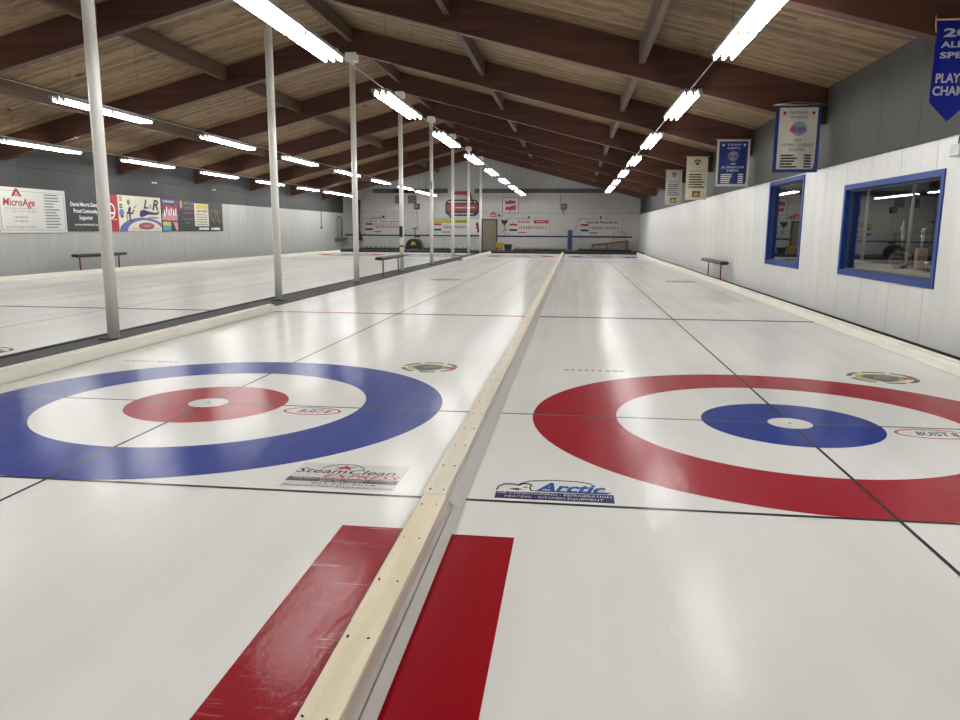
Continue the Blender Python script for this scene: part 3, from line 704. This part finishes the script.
for x, lab, tail in ((-2.27, 'small black square speaker high on far wall, cord to blue rack', 0), (-11.79, 'small black square speaker high on far wall left of the poles', 1)):
    t = thing('wall_speaker', lab, 'speaker', (x, YF - .02, 2.70), (0, 0, 0), 'square speakers on the far wall'); part('cabinet', MB().box(-.17, .17, -.16, .02, 0, .34), BLACK, t, None, None, .01); part('grille', MB().rect(-.13, .13, .04, .30, -.168, -.16), INKG, t)
    part('cable', MB().tube([(.0, 0, 0), (.02, 0, -.5), (.02, 0, -1.3), (.05, 0, -1.42)] if tail else [(-.2, 0, .95), (-.22, 0, .5), (-.05, 0, .0), (.0, 0, -.4)], .016, 6), INKG, t)
for x, lab in ((-12.95, 'left brown square vent hanging below the dark wall band'), (-12.1, 'right brown square vent hanging below the dark wall band')):
    t = thing('wall_vent', lab, 'vent', (x, YF - .02, 3.05), (0, 0, 0), 'brown vents on the far wall'); part('frame', MB().rect(-.27, .27, 0, .52, -.05, .015), mat('brown_grey_vent', (92, 80, 72), .6), t)
    for k in range(4): part('slat', MB().rect(-.22, .22, .05 + k * .115, .11 + k * .115, -.07, -.05), INKG, t)
t = thing('wall_poster', 'narrow white poster with red and black figure left of the brown door', 'poster', (-7.95, YF - .02, 1.10))
part('sheet', MB().rect(-.34, .30, 0, .95, -.012, .015), SIGN_W, t)
part('red_figure', MB().plate([(.02, .62), (.08, .78), (.2, .74), (.24, .6), (.12, .5), (.24, .36), (.26, .12), (.1, .1), (.14, .34), (.02, .42), (.1, .52)], -.016, -.012), INKR, t); part('black_figure', MB().plate([(.1, .64), (.16, .7), (.2, .6), (.28, .3), (.28, .16), (.18, .3), (.12, .5)], -.019, -.016), INKB, t)
# walkway clutter -------------------------------------------------------------
t = thing('storage_bin', 'yellow plastic bin on the walkway beside the brown door', 'bin', (-6.22, 42.2, .1)); t.scale = (1, 1, .82)
part('tub', MB().add([(-.2, -.15, .2), (.2, -.15, .2), (.2, .15, .2), (-.2, .15, .2), (-.25, -.2, .58), (.25, -.2, .58), (.25, .2, .58), (-.25, .2, .58)], [(3, 2, 1, 0), (4, 5, 6, 7), (0, 1, 5, 4), (1, 2, 6, 5), (2, 3, 7, 6), (3, 0, 4, 7)]), YEL_BIN, t, None, None, .015)
part('stand', MB().box(-.16, .16, -.12, .12, 0, .2), mat('bin_stand', (140, 120, 80), .6), t); part('rim', MB().box(-.27, .27, -.22, .22, .56, .60), YEL_BIN, t, None, None, .01)
t = thing('storage_bin', 'dark navy bin on the walkway right of the yellow bin', 'bin', (-5.68, 42.2, .1)); t.scale = (1, 1, .82)
part('tub', MB().add([(-.19, -.17, 0), (.19, -.17, 0), (.19, .17, 0), (-.19, .17, 0), (-.24, -.22, .42), (.24, -.22, .42), (.24, .22, .42), (-.24, .22, .42)], [(3, 2, 1, 0), (4, 5, 6, 7), (0, 1, 5, 4), (1, 2, 6, 5), (2, 3, 7, 6), (3, 0, 4, 7)]), NAVY_BIN, t, None, None, .015); part('lid', MB().box(-.26, .26, -.24, .24, .42, .48), NAVY_BIN, t, None, None, .01)
t = thing('broom_rack', 'tall narrow blue metal rack standing at the end of the wooden divider', 'rack', (-1.80, 42.6, .1)); t.scale = (1, 1, .93)
mb = MB()
for sx in (-.13, .13): mb.box(sx - .025, sx + .025, -.1, .1, 0, 1.42)
part('uprights', mb, BLUE_RACK, t)
for k in range(7): part('shelf', MB().box(-.11, .11, -.08, .08, .12 + k * .2, .20 + k * .2), BLUE_RACK, t)
part('back_sheet', MB().box(-.11, .11, .06, .08, .05, 1.38), mat('rack_back_blue', (40, 66, 100), .5), t)
t = thing('timber_ramp', 'brown timber ramp leaning above the stones near the right wall', 'ramp', (0, 43.0, .1)); t.scale = (1, 1, .87)
part('plank', MB().plate([(-.44, .34), (-.44, .47), (1.80, .78), (1.84, .78), (1.84, .66)], -.12, .12), BROWN_WOOD, t); part('leg', MB().box(1.72, 1.84, -.1, .1, 0, .66), BROWN_WOOD, t); part('leg', MB().box(-.40, -.34, -.08, .08, 0, .36), BROWN_WOOD, t); part('leg', MB().box(.5, .56, -.08, .08, 0, .50), BROWN_WOOD, t)
t = thing('wire_stand', 'thin grey wire hoop stand behind the timber ramp', 'stand', (1.25, 43.2, .1)); t.scale = (1, 1, .92); part('hoop', MB().tube([(-.42, 0, 0), (-.38, 0, .8), (-.34, 0, 1.2), (-.26, 0, 1.3), (.34, 0, 1.3), (.42, 0, 1.2), (.44, 0, .6), (.44, 0, 0)], .018, 6), INKG, t)
for sx in (-.42, .44): part('foot', MB().box(sx - .06, sx + .06, -.1, .1, 0, .02), INKG, t)
t = thing('ice_scraper', 'black domed ice scraper machine with yellow mark and upright handle', 'machine', (-11.80, 42.6, .1)); t.scale = (1, 1, .9)
part('hood', MB().plate([(-.50, .12), (.50, .12), (.50, .40), (.40, .62), (.22, .76), (-.22, .76), (-.40, .62), (-.50, .40)], -.35, .35), BLACK, t, None, None, .04)
part('deck', MB().box(-.58, .56, -.3, .3, .06, .22), mat('navy_black', (28, 32, 40), .5), t, None, None, .02)
part('mark', MB().plate([(-.17, .30), (-.05, .30), (.02, .38), (.16, .34), (.14, .46), (.0, .58), (-.12, .56)], -.36, -.352), INKY, t)
mb = MB(); mb.tube([(0, .1, .7), (0, .15, 1.5)], .03, 8); mb.tube([(-.2, .15, 1.52), (.2, .15, 1.52)], .025, 8); part('handle', mb, BLACK, t)
part('control_box', MB().box(.04, .34, .0, .2, .86, 1.04), BLACK, t, None, None, .02)
for sx in (-.42, .42): part('wheel', MB().lathe([(.12, -.04), (.14, -.02), (.14, .02), (.12, .04)], 16, Matrix.Translation((sx, -.3, .14)) @ Matrix.Rotation(PI / 2, 4, 'X')), RUBBER, t)
t = thing('rolled_curtain', 'tall dark gathered curtain hanging in the far left corner', 'curtain', (-15.72, 43.1, .66)); part('cloth', MB().lathe([(.34, 0), (.28, .2), (.14, .7), (.17, 1.4), (.20, 2.0), (.24, 2.62)], 14), mat('dark_cloth', (44, 46, 48), .8, 0, .3, (14, 14, 1)), t)
t = thing('wall_rack', 'grey shelf with two upright loops on the left wall near far corner', 'rack', (XL, 42.4, .68)); part('shelf', MB().box(0, .30, -.95, .95, .06, .14), INKG, t)
part('loop', MB().tube([(.08, -.5, .14), (.08, -.5, 1.35), (.08, -.3, 1.48), (.08, .1, 1.48), (.08, .3, 1.35), (.08, .3, .14)], .035, 8), INKG, t); part('bracket', MB().box(0, .04, -.9, .9, -.1, .06), INKG, t)
t = thing('hanging_cable', 'thin dark cable with plug hanging on the left wall', 'cable', (XL + .1, 38.7, 1.4)); part('cord', MB().tube([(.0, .0, .1), (.0, 0, 1.0), (.02, .1, 1.7), (0, 1.2, 2.1), (0, 2.5, 2.3)], .018, 6), INKB, t); part('plug', MB().box(-.04, .04, -.05, .05, 0, .12), BLACK, t)
# curling stones --------------------------------------------------------------
def stone(label, group, x, y):
    t = thing('curling_stone', label, 'curling stone', (x, y, 0), (0, 0, 0), group)
    part('body', MB().lathe([(.07, 0), (.105, .012), (.138, .04), (.145, .062), (.138, .085), (.105, .115), (.06, .122)], 18), GRANITE, t)
    part('handle', MB().tube([(.0, 0, .12), (.0, .0, .155), (.03, 0, .178), (.08, 0, .18), (.13, 0, .172)], [.022, .018, .016, .015, .012], 8), STEEL_BAND, t)
    return t
where = ['under the grey-titled scoreboard', 'under the yellow-titled scoreboard', 'between navy bin and blue rack', 'below the timber ramp']
ordl2 = ['first', 'second', 'third', 'fourth', 'fifth', 'sixth', 'seventh', 'eighth', 'ninth', 'tenth', 'eleventh', 'twelfth']
for i, (xa, xb) in enumerate(((-15.1, -12.6), (-11.0, -8.1), (-5.2, -2.1), (-1.2, 2.1))):
    lab = 'dark granite curling stone in the row ' + where[i]; grp = 'curling stones ' + where[i]; proto = None
    n = int((xb - xa) / .305) + 1
    for r_, (yy, cnt, off) in enumerate(((41.9, n, 0), (42.28, n - 1, .152))):
        for k in range(cnt):
            if proto is None: proto = o = stone(lab, grp, xa, yy)
            else: o = copy_tree(proto)
            o['label'] = '%s curling stone in the %s row %s, counting rightwards' % (ordl2[k], ('front', 'back')[r_], where[i])
            o.location = (xa + .305 * k + off, yy, .1); o.rotation_euler = (0, 0, random.uniform(-.5, .5) + (-.8 if i % 2 else .6))

# ------------------------------------------------------------------ white support poles
ordn = ['nearest', 'second', 'third', 'fourth', 'fifth', 'sixth', 'seventh', 'eighth']
for i in range(8):
    y = B0 + BP * i; zt = beam_z(RX)
    lab = ('nearest white steel support pole, thick in view at left' if i == 0 else '%s white steel support pole counting from the camera' % ordn[i])
    t = thing('support_pole', lab, 'pole', (RX, y, .012), (0, 0, 0), 'white poles along the black strip')
    part('shaft', MB().tube([(0, 0, .0), (0, 0, zt - .19 - .012)], .070, 20), POLE_W, t)
    mb = MB(); mb.box(-.14, .14, -.12, .12, zt - .20 - .012, zt - .012); part('cap_box', mb, POLE_W, t, None, None, .008)
    part('base_plate', MB().box(-.12, .12, -.12, .12, 0, .015), BLACK if i else RUBBER, t)
    if i == 3:
        part('switch_box', MB().box(-.05, .05, -.13, -.06, 1.10, 1.45), BLACK, t); part('tape_ring', MB().tube([(0, 0, .78), (0, 0, .86)], .074, 16), mat('tan_tape', (150, 124, 90), .6), t)
    if i == 4: part('junction_box', MB().box(-.07, .07, -.12, -.05, 2.9, 3.2), STEEL, t)

# ------------------------------------------------------------------ fluorescent lights
def tube_mesh(L):
    me = MB().tube([(0, 0, 0), (0, L, 0)], .013, 8).mesh('tube'); me.materials.append(TUBE_M); return me
TL = 1.30
TUBE_ME = tube_mesh(TL)
pins = MB().box(-.016, .016, 0, .036, -.018, .06)
SOCK = pins.mesh('socket'); SOCK.materials.append(HOUSING)
hb = MB(); LH = 2 * TL + .20
for sx in (-.105, 0, .105): hb.box(sx - .034, sx + .034, 0, LH, .03, .075)
for yy in (.25, LH - .31): hb.box(-.135, .135, yy, yy + .06, .075, .10)
HOUS = hb.mesh('housing'); HOUS.materials.append(HOUSING)
ordl = ['first', 'second', 'third', 'fourth', 'fifth', 'sixth', 'seventh', 'eighth', 'ninth', 'tenth', 'eleventh']
def light(x, y, z, lab, grp):
    t = thing('fluorescent_light', lab, 'ceiling light', (x, y, z), (0, 0, 0), grp)
    part('housing', HOUS, None, t, (0, 0, 0))
    for j in (0, 1):
        for sx in (-.105, 0, .105):
            tb = link('tube', TUBE_ME, t, (sx, .06 + j * (TL + .08), 0))
            for q in (-.04, TL + .004): link('socket', SOCK, tb, (0, q, 0))
    for yy in (.35, LH - .35):
        zt = deck_z(x) - z
        part('hanger', MB().tube([(.03, yy, .10), (.03, yy, zt)], .003, 4), INKB, t)
rows = [('right sheet', .24, 3.48, 2.02, 5.17), ('sheet left of the wooden divider', -4.72, 3.50, 1.74, 5.08),
        ('first sheet beyond the poles', -10.42, 3.50, 6.95, 5.14), ('sheet along the left wall', -15.1, 3.36, 11.38, 4.88)]
for nm, x, z, y0, dp in rows:
    ys = []; k = 0
    while y0 + k * dp < 38: ys.append(y0 + k * dp); k += 1
    ys[-1] -= .95; ys.append(ys[-1] + LH + .02)
    back = []; y = y0 - dp
    while y > YB + .5: back.append(y); y -= dp
    for j, y in enumerate(ys): light(x, y, z, '%s lit strip light in the row over the %s' % (ordl[j], nm), 'fluorescent lights in rows')
    for j, y in enumerate(back): light(x, y, z, '%s strip light behind the camera over the %s' % (ordl[j], nm), 'fluorescent lights in rows')
    t = thing('light_conduit', 'thin grey conduit joining the strip lights over the %s' % nm, 'conduit', (x, YB + .3, z + .125)); part('pipe', MB().tube([(0, 0, 0), (0, ys[-1] + LH - YB - .3, 0)], .011, 6), STEEL, t)

# ------------------------------------------------------------------ benches
def bench(x, y0, y1, z0, legs, label, red):
    t = thing('bench', label, 'bench', (x, y0, z0), (0, 0, 0), 'black-topped benches')
    L = y1 - y0; zt = .58 - z0
    part('seat', MB().plate(rrect(-.11, .11, zt - .085, zt, .038, 4), 0, L), BENCH_TOP, t, None, None, .015)
    part('seat_rail', MB().box(-.03, .03, .12, L - .12, zt - .10, zt - .085), red, t)
    for l in legs:
        yl = l - y0
        lg_ = part('leg', MB().box(-.016, .016, yl - .016, yl + .016, 0.012, zt - .085), red, t); part('foot', MB().box(-.14, .14, yl - .03, yl + .03, 0, .012), red, lg_)
bench(2.34, 14.75, 17.75, 0, (15.2, 17.05), 'black-topped bench with red legs against the right wall', BENCH_RED)
bench(-16.15, 15.12, 17.6, 0, (15.35, 17.3), 'black-topped bench with red legs against the left wall', BENCH_RED)
bench(-7.11 + .08, 15.35, 18.2, .012, (15.85, 17.75), 'black-topped bench with red legs on the rubber strip between poles', BENCH_RED)

# ------------------------------------------------------------------ signs on the left wall (local x runs along +Y)
LROT = (0, 0, PI / 2)
def wall_board(name, y0, y1, z0, z1, label, m):
    t = thing(name, label, 'sign', (XL + .002, y0, z0), LROT, 'advertising boards on the left wall'); part('board', MB().rect(0, y1 - y0, 0, z1 - z0, -.03, 0), m, t); return t, y1 - y0, z1 - z0
t, w, h = wall_board('advert_board', 13.05, 15.74, 1.21, 2.43, 'white board with red MicroAge lettering and peaked red logo', SIGN_W)
mb = MB(); e = .07
for r_ in ((.06, w - .07, e, e + .012), (.06, w - .07, h - .10, h - .09), (.06, .072, e, h - .1), (w - .082, w - .07, e, h - .1)): mb.rect(*r_, -.034, -.03)
part('rule', mb, INKG, t)
mb = MB(); mb.plate([(.50, .98), (.66, 1.19), (.74, 1.19), (.90, .98), (.80, .98), (.70, 1.12), (.60, .98)], -.036, -.03); mb.plate([(.63, .98), (.70, 1.06), (.77, .98), (.73, .98), (.70, 1.02), (.67, .98)], -.036, -.03); part('peak_logo', mb, INKR, t)
text(t, 'MicroAge', .78, .73, 1.22, .20, INKR, -.034, shear=.15, bold=.02)
mb = MB(); mb.rect(.2, 1.42, .655, .665, -.034, -.03); part('line', mb, INKG, t)
text(t, 'I T   S O L U T I O N S', .80, .55, 1.22, .075, INKG, -.034)
text(t, '1-403-346-2431', .80, .40, .52, .05, INKB, -.034); text(t, '1-877-348-2431', .80, .29, .52, .05, INKB, -.034)
text(t, 'www.MicroAge.ca/RedDeer', .80, .13, 1.20, .06, INKR, -.034)
mb = MB(); random.seed(5)
for k in range(12): mb.rect(1.80, 1.80 + random.uniform(.45, .62) * (1 if k not in (3, 4) else .6), 1.05 - k * .083, 1.085 - k * .083, -.034, -.03); mb.rect(1.74, 1.76, 1.06 - k * .083, 1.078 - k * .083, -.034, -.03)
part('service_list', mb, INKG, t)
t, w, h = wall_board('advert_board', 15.76, 18.36, 1.25, 2.44, 'charcoal board with white text and red angled end panel', SIGN_DARK)
part('red_panel', MB().plate([(1.55, 0), (w, 0), (w, h), (1.42, h), (1.88, h * .5)], -.034, -.03), INKR, t)
text(t, 'Daniel Morris Dental', .90, .76, 1.40, .12, INKW, -.036, bold=.02); text(t, 'Proud Community', .90, .56, 1.15, .12, INKW, -.036, bold=.02); text(t, 'Supporter', .90, .36, .66, .12, INKW, -.036, bold=.02); text(t, 'www.dmdental.ca', .90, .17, 1.15, .08, INKW, -.036)
part('ring_logo', MB().ring(2.18, .66, .26, .26, .05, .05, -.038, -.03, 32), INKW, t); part('ring_bar', MB().rect(2.08, 2.38, .56, .62, -.038, -.03), INKW, t); text(t, 'since 1965', 2.2, .36, .6, .06, INKW, -.036)
t, w, h = wall_board('advert_board', 18.39, 21.02, 1.25, 2.45, 'cream L and R board with curling target and broom player', SIGN_CREAM)
poly = []
for k in range(25):
    a = PI * (1 - k / 24); X_ = 1.45 + 1.45 * math.cos(a); Z_ = .47 * math.sin(a)
    if X_ <= w: poly.append((X_, Z_))
poly.append((w, 0)); part('blue_arc', MB().plate(poly, -.033, -.03), mat('periwinkle_print', (84, 92, 160), .5), t)
poly = []
for k in range(25):
    a = PI * (1 - k / 24); X_ = 1.55 + 1.10 * math.cos(a); Z_ = .38 * math.sin(a)
    if X_ <= w: poly.append((X_, Z_))
poly.append((w, 0)); part('white_arc', MB().plate(poly, -.036, -.033), SIGN_CREAM, t)
part('red_button', MB().ellipse(1.62, .18, .50, .125, -.039, -.036), mat('dusty_red_print', (158, 72, 84), .5), t); part('button_text', MB().rect(1.42, 1.84, .15, .21, -.041, -.039), INKP, t)
part('ground_rule', MB().rect(.68, 2.5, .075, .09, -.039, -.036), INKG, t)
text(t, 'L', 1.65, .80, .30, .30, INKB, -.034, shear=.3, bold=.03); text(t, '&', 1.93, .80, .15, .16, INKB, -.034, shear=.2); text(t, 'R', 2.26, .76, .42, .36, INKB, -.034, shear=.3, bold=.03)
part('swoosh', MB().plate([(1.22, .52), (1.28, .70), (1.5, .76), (1.8, .70), (2.2, .66), (2.42, .68), (2.46, .76), (2.5, .64), (2.3, .58), (1.8, .58), (1.5, .52), (1.4, .48)], -.035, -.03), INKN, t); mb = MB(); mb.rect(1.78, 2.42, .45, .50, -.034, -.03); part('small_print', mb, INKG, t)
mb = MB(); mb.ellipse(.60, .98, .09, .10, -.034, -.03, 12); part('head', mb, INKG, t)
mb = MB(); mb.plate([(.52, .72), (.66, .86), (.72, .78), (.68, .64), (.80, .64), (.86, .74), (.92, .72), (.82, .58), (.68, .58), (.66, .40), (.78, .34), (.60, .34), (.58, .58), (.46, .58), (.44, .64), (.56, .66)], -.040, -.037); part('curler', mb, INKB, t)
part('broom', MB().tube([(.46, -.039, .36), (.47, -.039, .62)], .012, 5), INKG, t); part('club', MB().tube([(.9, -.035, .80), (1.06, -.035, .88)], .018, 5), INKG, t)
part('blue_round', MB().ellipse(.17, .62, .13, .12, -.036, -.03, 20), INKS, t); part('red_round', MB().ellipse(.18, .50, .09, .06, -.037, -.03, 16), INKR, t); mb = MB(); mb.rect(.07, .23, 1.0, 1.16, -.034, -.03); part('pink_mark', mb, INKP, t); mb = MB(); greek(mb, .06, .24, .88, .05, -.034, 2); greek(mb, .06, .24, .80, .05, -.034, 2); part('mark_text', mb, INKB, t)
t, w, h = wall_board('poster_board', 21.06, 25.95, 1.25, 2.44, 'black board holding a row of small posters at right end', SIGN_DARK)
part('blue_photo', MB().rect(.02, 1.12, .40, 1.19, -.034, -.03), mat('navy_photo', (54, 60, 112), .5, 0, .3, (5, 5, 5)), t)
mb = MB(); random.seed(3)
for k in range(9): mb.ellipse(.14 + k * .115, .86 + random.uniform(-.05, .06), .055, .12, -.037, -.034, 8)
part('red_players', mb, INKR, t, None, 'stuff'); part('ice_area', MB().rect(.02, 1.12, .40, .66, -.036, -.034), INKP, t)
mb = MB()
for k in range(6): mb.ellipse(.2 + k * .16, .70 + random.uniform(-.08, .08), .04, .14, -.039, -.036, 8)
part('pale_players', mb, INKW, t, None, 'stuff'); text(t, 'CANADA', .5, 1.06, .8, .08, INKW, -.037)
part('teal_photo', MB().rect(.04, .62, .02, .22, -.034, -.03), INKT, t); part('tan_photo', MB().rect(.04, .62, .22, .35, -.034, -.03), INKO, t); part('pale_photo', MB().plate([(.75, .35), (1.1, .35), (1.12, .04), (1.0, .02)], -.034, -.03), INKP, t)
part('copper_mark', MB().ellipse(1.42, 1.02, .10, .16, -.036, -.03, 14), mat('copper_print', (190, 128, 96), .5), t)
text(t, 'MOOSE', 2.02, 1.02, .78, .13, INKG, -.034, bold=.02); text(t, 'NATIONAL', 2.02, .84, .78, .12, INKG, -.034, bold=.02); mb = MB(); greek(mb, 1.7, 2.3, .70, .06, -.034, 3); part('red_print', mb, INKR, t)
text(t, 'Community', 1.90, .42, .95, .14, INKG, -.034); mb = MB(); mb.rect(1.75, 2.05, .31, .35, -.034, -.03); part('grey_print', mb, INKG, t)
cp = part('cream_poster', MB().rect(2.45, 3.62, .20, 1.10, -.036, -.03), SIGN_CREAM, t); part('gold_head', MB().rect(2.56, 3.56, .90, 1.06, -.038, -.036), INKO, cp); text(cp, 'JOHN DEERE', 3.06, .76, .9, .09, INKB, -.038, bold=.02); mb = MB()
for k in range(5): greek(mb, 2.55, 3.5, .66 - k * .095, .035, -.038, 3)
part('poster_print', mb, INKG, cp)
part('team_photo', MB().rect(3.66, 4.80, .24, 1.08, -.035, -.03), mat('dark_olive_photo', (58, 56, 50), .5, 0, .3, (4, 4, 4)), t); mb = MB(); random.seed(9)
for k in range(14): mb.ellipse(3.8 + random.random() * .9, .36 + random.random() * .55, .06, .08, -.038, -.035, 8)
part('team_figures', mb, OLIVE, t, None, 'stuff')
mb = MB(); greek(mb, 2.75, 3.6, .10, .09, -.034, 4); greek(mb, 3.8, 4.6, .10, .09, -.034, 4); part('caption', mb, INKW, t)
for yy, lab in ((20.7, 'small white bracket on the left wall ledge above the cream board'), (25.3, 'small white bracket on the left wall ledge above the black poster board')):
    t = thing('wall_bracket', lab, 'bracket', (XL - .012, yy, 2.955)); part('plate', MB().box(0, .06, -.16, .16, 0, .05), SIGN_W, t, None, None, .01); part('screw', MB().box(.06, .068, -.02, .02, .01, .03), STEEL, t)

# ------------------------------------------------------------------ banners at the right wall
def cloth(x0, x1, z0, z1, y, amp, waves, border=0., skew=0., n=24, rows=8):
    mb = MB(); vs = []; fs = []
    for j in range(rows + 1):
        v = j / rows
        for i in range(n + 1):
            u = i / n; a = amp * v * math.sin(u * waves * 2 * PI + .6 * v) + amp * .4 * math.sin(v * 4 + u * 3)
            vs.append((x0 + (x1 - x0) * u + skew * v, y + a, z1 + (z0 - z1) * v))
    for j in range(rows):
        for i in range(n):
            a = j * (n + 1) + i; fs.append((a, a + 1, a + n + 2, a + n + 1))
    mb.add(vs, fs, True); return mb
def banner(x, y, by, ztop, w, h, label, base_m, border_m, ink, kind, tilt=0.):
    t = thing('hanging_banner', label, 'banner', (x, y, ztop), (0, 0, tilt), 'championship banners')
    bd = .055 if border_m else 0; amp = .012
    if border_m:
        part('border', cloth(-w / 2, w / 2, -h, 0, .004, amp, 1.5), border_m, t)
        part('field', cloth(-w / 2 + bd, w / 2 - bd, -h + bd, -bd, -.004, amp, 1.5 * (w - 2 * bd) / w), base_m, t)
    else: part('field', cloth(-w / 2, w / 2, -h, 0, 0, amp, 1.), base_m, t)
    part('rod', MB().tube([(-w / 2 - .05, 0, -.01), (w / 2 + .07, 0, -.01)], .011, 8), DOWEL, t)
    top = beam_z(x) + .25 - ztop
    if kind != 'pennant':
        part('string', MB().tube([(-w / 2, .0, 0), (0, by - .085 - y, top), (w / 2, 0, 0)], .003, 4), INKW if kind == 'crest' else INKG, t)
    Y = -.030
    if kind == 'crest':
        a, b = (INKN, INKB) if ink is None else (ink, ink)
        mid = 'PROVINCIAL' if ink is None else 'TEAM'
        text(t, mid, 0, -h * .145, w * .42, .045, a, Y); text(t, 'CHAMPIONS' if ink is None else 'ALBERTA', 0, -h * .215, w * .40, .045, a, Y)
        for sx in (-1, 1): part('leaf_mark', MB().plate([(sx * w * .32 - .03, -h * .13), (sx * w * .32, -h * .10), (sx * w * .32 + .03, -h * .13), (sx * w * .32, -h * .165)], Y, Y + .002), INKR if ink is None else ink, t)
        part('crest_disc', MB().ellipse(0, -h * .36, w * .16, h * .10, Y, Y + .002, 24), mat('crest_grey', (132, 140, 168), .5), t); part('crest_red', MB().ellipse(-w * .11, -h * .37, w * .07, h * .05, Y - .003, Y, 14), mat('faded_red_print', (160, 84, 92), .5), t); part('crest_blue', MB().ellipse(w * .07, -h * .375, w * .10, h * .045, Y - .003, Y, 14), mat('slate_blue_print', (92, 104, 150), .5), t)
        text(t, '2004', 0, -h * .545, w * .16, .045, a, Y)
        text(t, 'OPTIMIST JUVENILE' if ink is None else 'JUNIOR', 0, -h * .62, w * .72, .05, a, Y); text(t, 'WOMEN' if ink is None else 'MEN', 0, -h * .69, w * .34, .05, a, Y)
        mb = MB()
        for k in range(5): greek(mb, -w * .36, -w * .36 + w * random.uniform(.28, .40), -h * (.75 + .042 * k), .026, Y, 2); greek(mb, w * .17, w * .33, -h * (.75 + .042 * k), .026, Y, 1)
        part('names', mb, b, t)
    elif kind == 'crown':
        part('arch', MB().ring(0, -h * .16, w * .17, w * .17, .035, .035, Y, Y + .002, 18, .2, PI - .2), INKB, t); part('stone_mark', MB().plate([(-.05, -h * .20), (.05, -h * .20), (.02, -h * .15), (0, -h * .12), (-.02, -h * .15)], Y, Y + .002), INKB, t)
        text(t, 'ALBERTA 2004', 0, -h * .36, w * .7, .05, INKB, Y); mb = MB()
        for k in range(6): greek(mb, -w * .38, w * random.uniform(.1, .38), -h * (.42 + .058 * k), .034, Y, 3)
        part('names', mb, INKB if base_m is BANNER_C else INKG, t); part('team_picture', MB().rect(-w * .18, w * .18, -h * .94, -h * .80, Y, Y + .002), BROWN_INK, t)
        part('picture_mark', MB().plate([(-.06, -h * .92), (.06, -h * .92), (.08, -h * .86), (0, -h * .83), (-.08, -h * .86)], Y - .003, Y), INKO, t)
    return t
banner(2.08, 8.02, 8.226, 3.43, .72, 1.10, 'white satin banner with blue border hanging above the far window', SATIN_W, SATIN_B, None, 'crest')
banner(2.09, 13.22, 13.432, 3.48, .75, 1.08, 'royal blue banner with white border, third from the camera', SATIN_B, SATIN_W, INKW, 'crest')
banner(2.08, 18.43, 18.638, 3.59, .63, 1.29, 'large cream banner with black lettering and small picture', BANNER_C, None, None, 'crown')
banner(2.06, 23.63, 23.844, 3.60, .59, 1.28, 'greyish small-looking banner farthest from the camera', BANNER_G, None, None, 'crown')
t = thing('hanging_banner', 'deep blue pennant banner with silver letters, nearest at right edge', 'banner', (1.93, 2.88, 3.41), (0, 0, 0), 'championship banners')
me = cloth(0, .62, -.78, 0, 0, .012, 1.2, 0, -.01, 24, 8)
for i in range(25):
    u = i / 24; k = 8 * 25 + i; x_, y_, z_ = me.v[k]; d_ = .19 * (1 - abs(u - .30) / .30) if u < .5 else .19 * (1 - abs(u - .70) / .30); me.v[k] = (x_, y_, z_ - max(0, d_))
part('field', me, SATIN_NAVY, t); part('rod', MB().tube([(-.02, 0, -.005), (.60, 0, -.005)], .010, 8), DOWEL, t); part('peg', MB().tube([(-.01, .04, .05), (-.01, .0, -.12)], .009, 6), DOWEL, t)
SIL = mat('silver_letter', (196, 196, 206), .4, 0, .02)
for s_, x_, z_, w_, h_ in (('2004', .05, -.17, .48, .075), ('ALBERTA', .035, -.27, .52, .055), ('SPECIAL', .035, -.37, .52, .055), ('O', .27, -.46, .06, .055), ('PLAYDOWN', .02, -.60, .56, .085), ('CHAMPIONS', .0, -.72, .60, .085)):
    text(t, s_, x_, z_, w_, h_, SIL, -.024, align='L', bold=.03)
t = thing('junction_box', 'small grey electrical box with black cord at the right wall top', 'box', (XR - .05, 3.46, 2.16)); part('case', MB().box(-.03, .05, -.10, .10, 0, .12), STEEL, t, None, None, .008); part('cord', MB().tube([(0, -.02, .12), (0, -.03, .2), (.01, -.08, .30), (.02, -.12, .40)], .010, 6), BLACK, t)
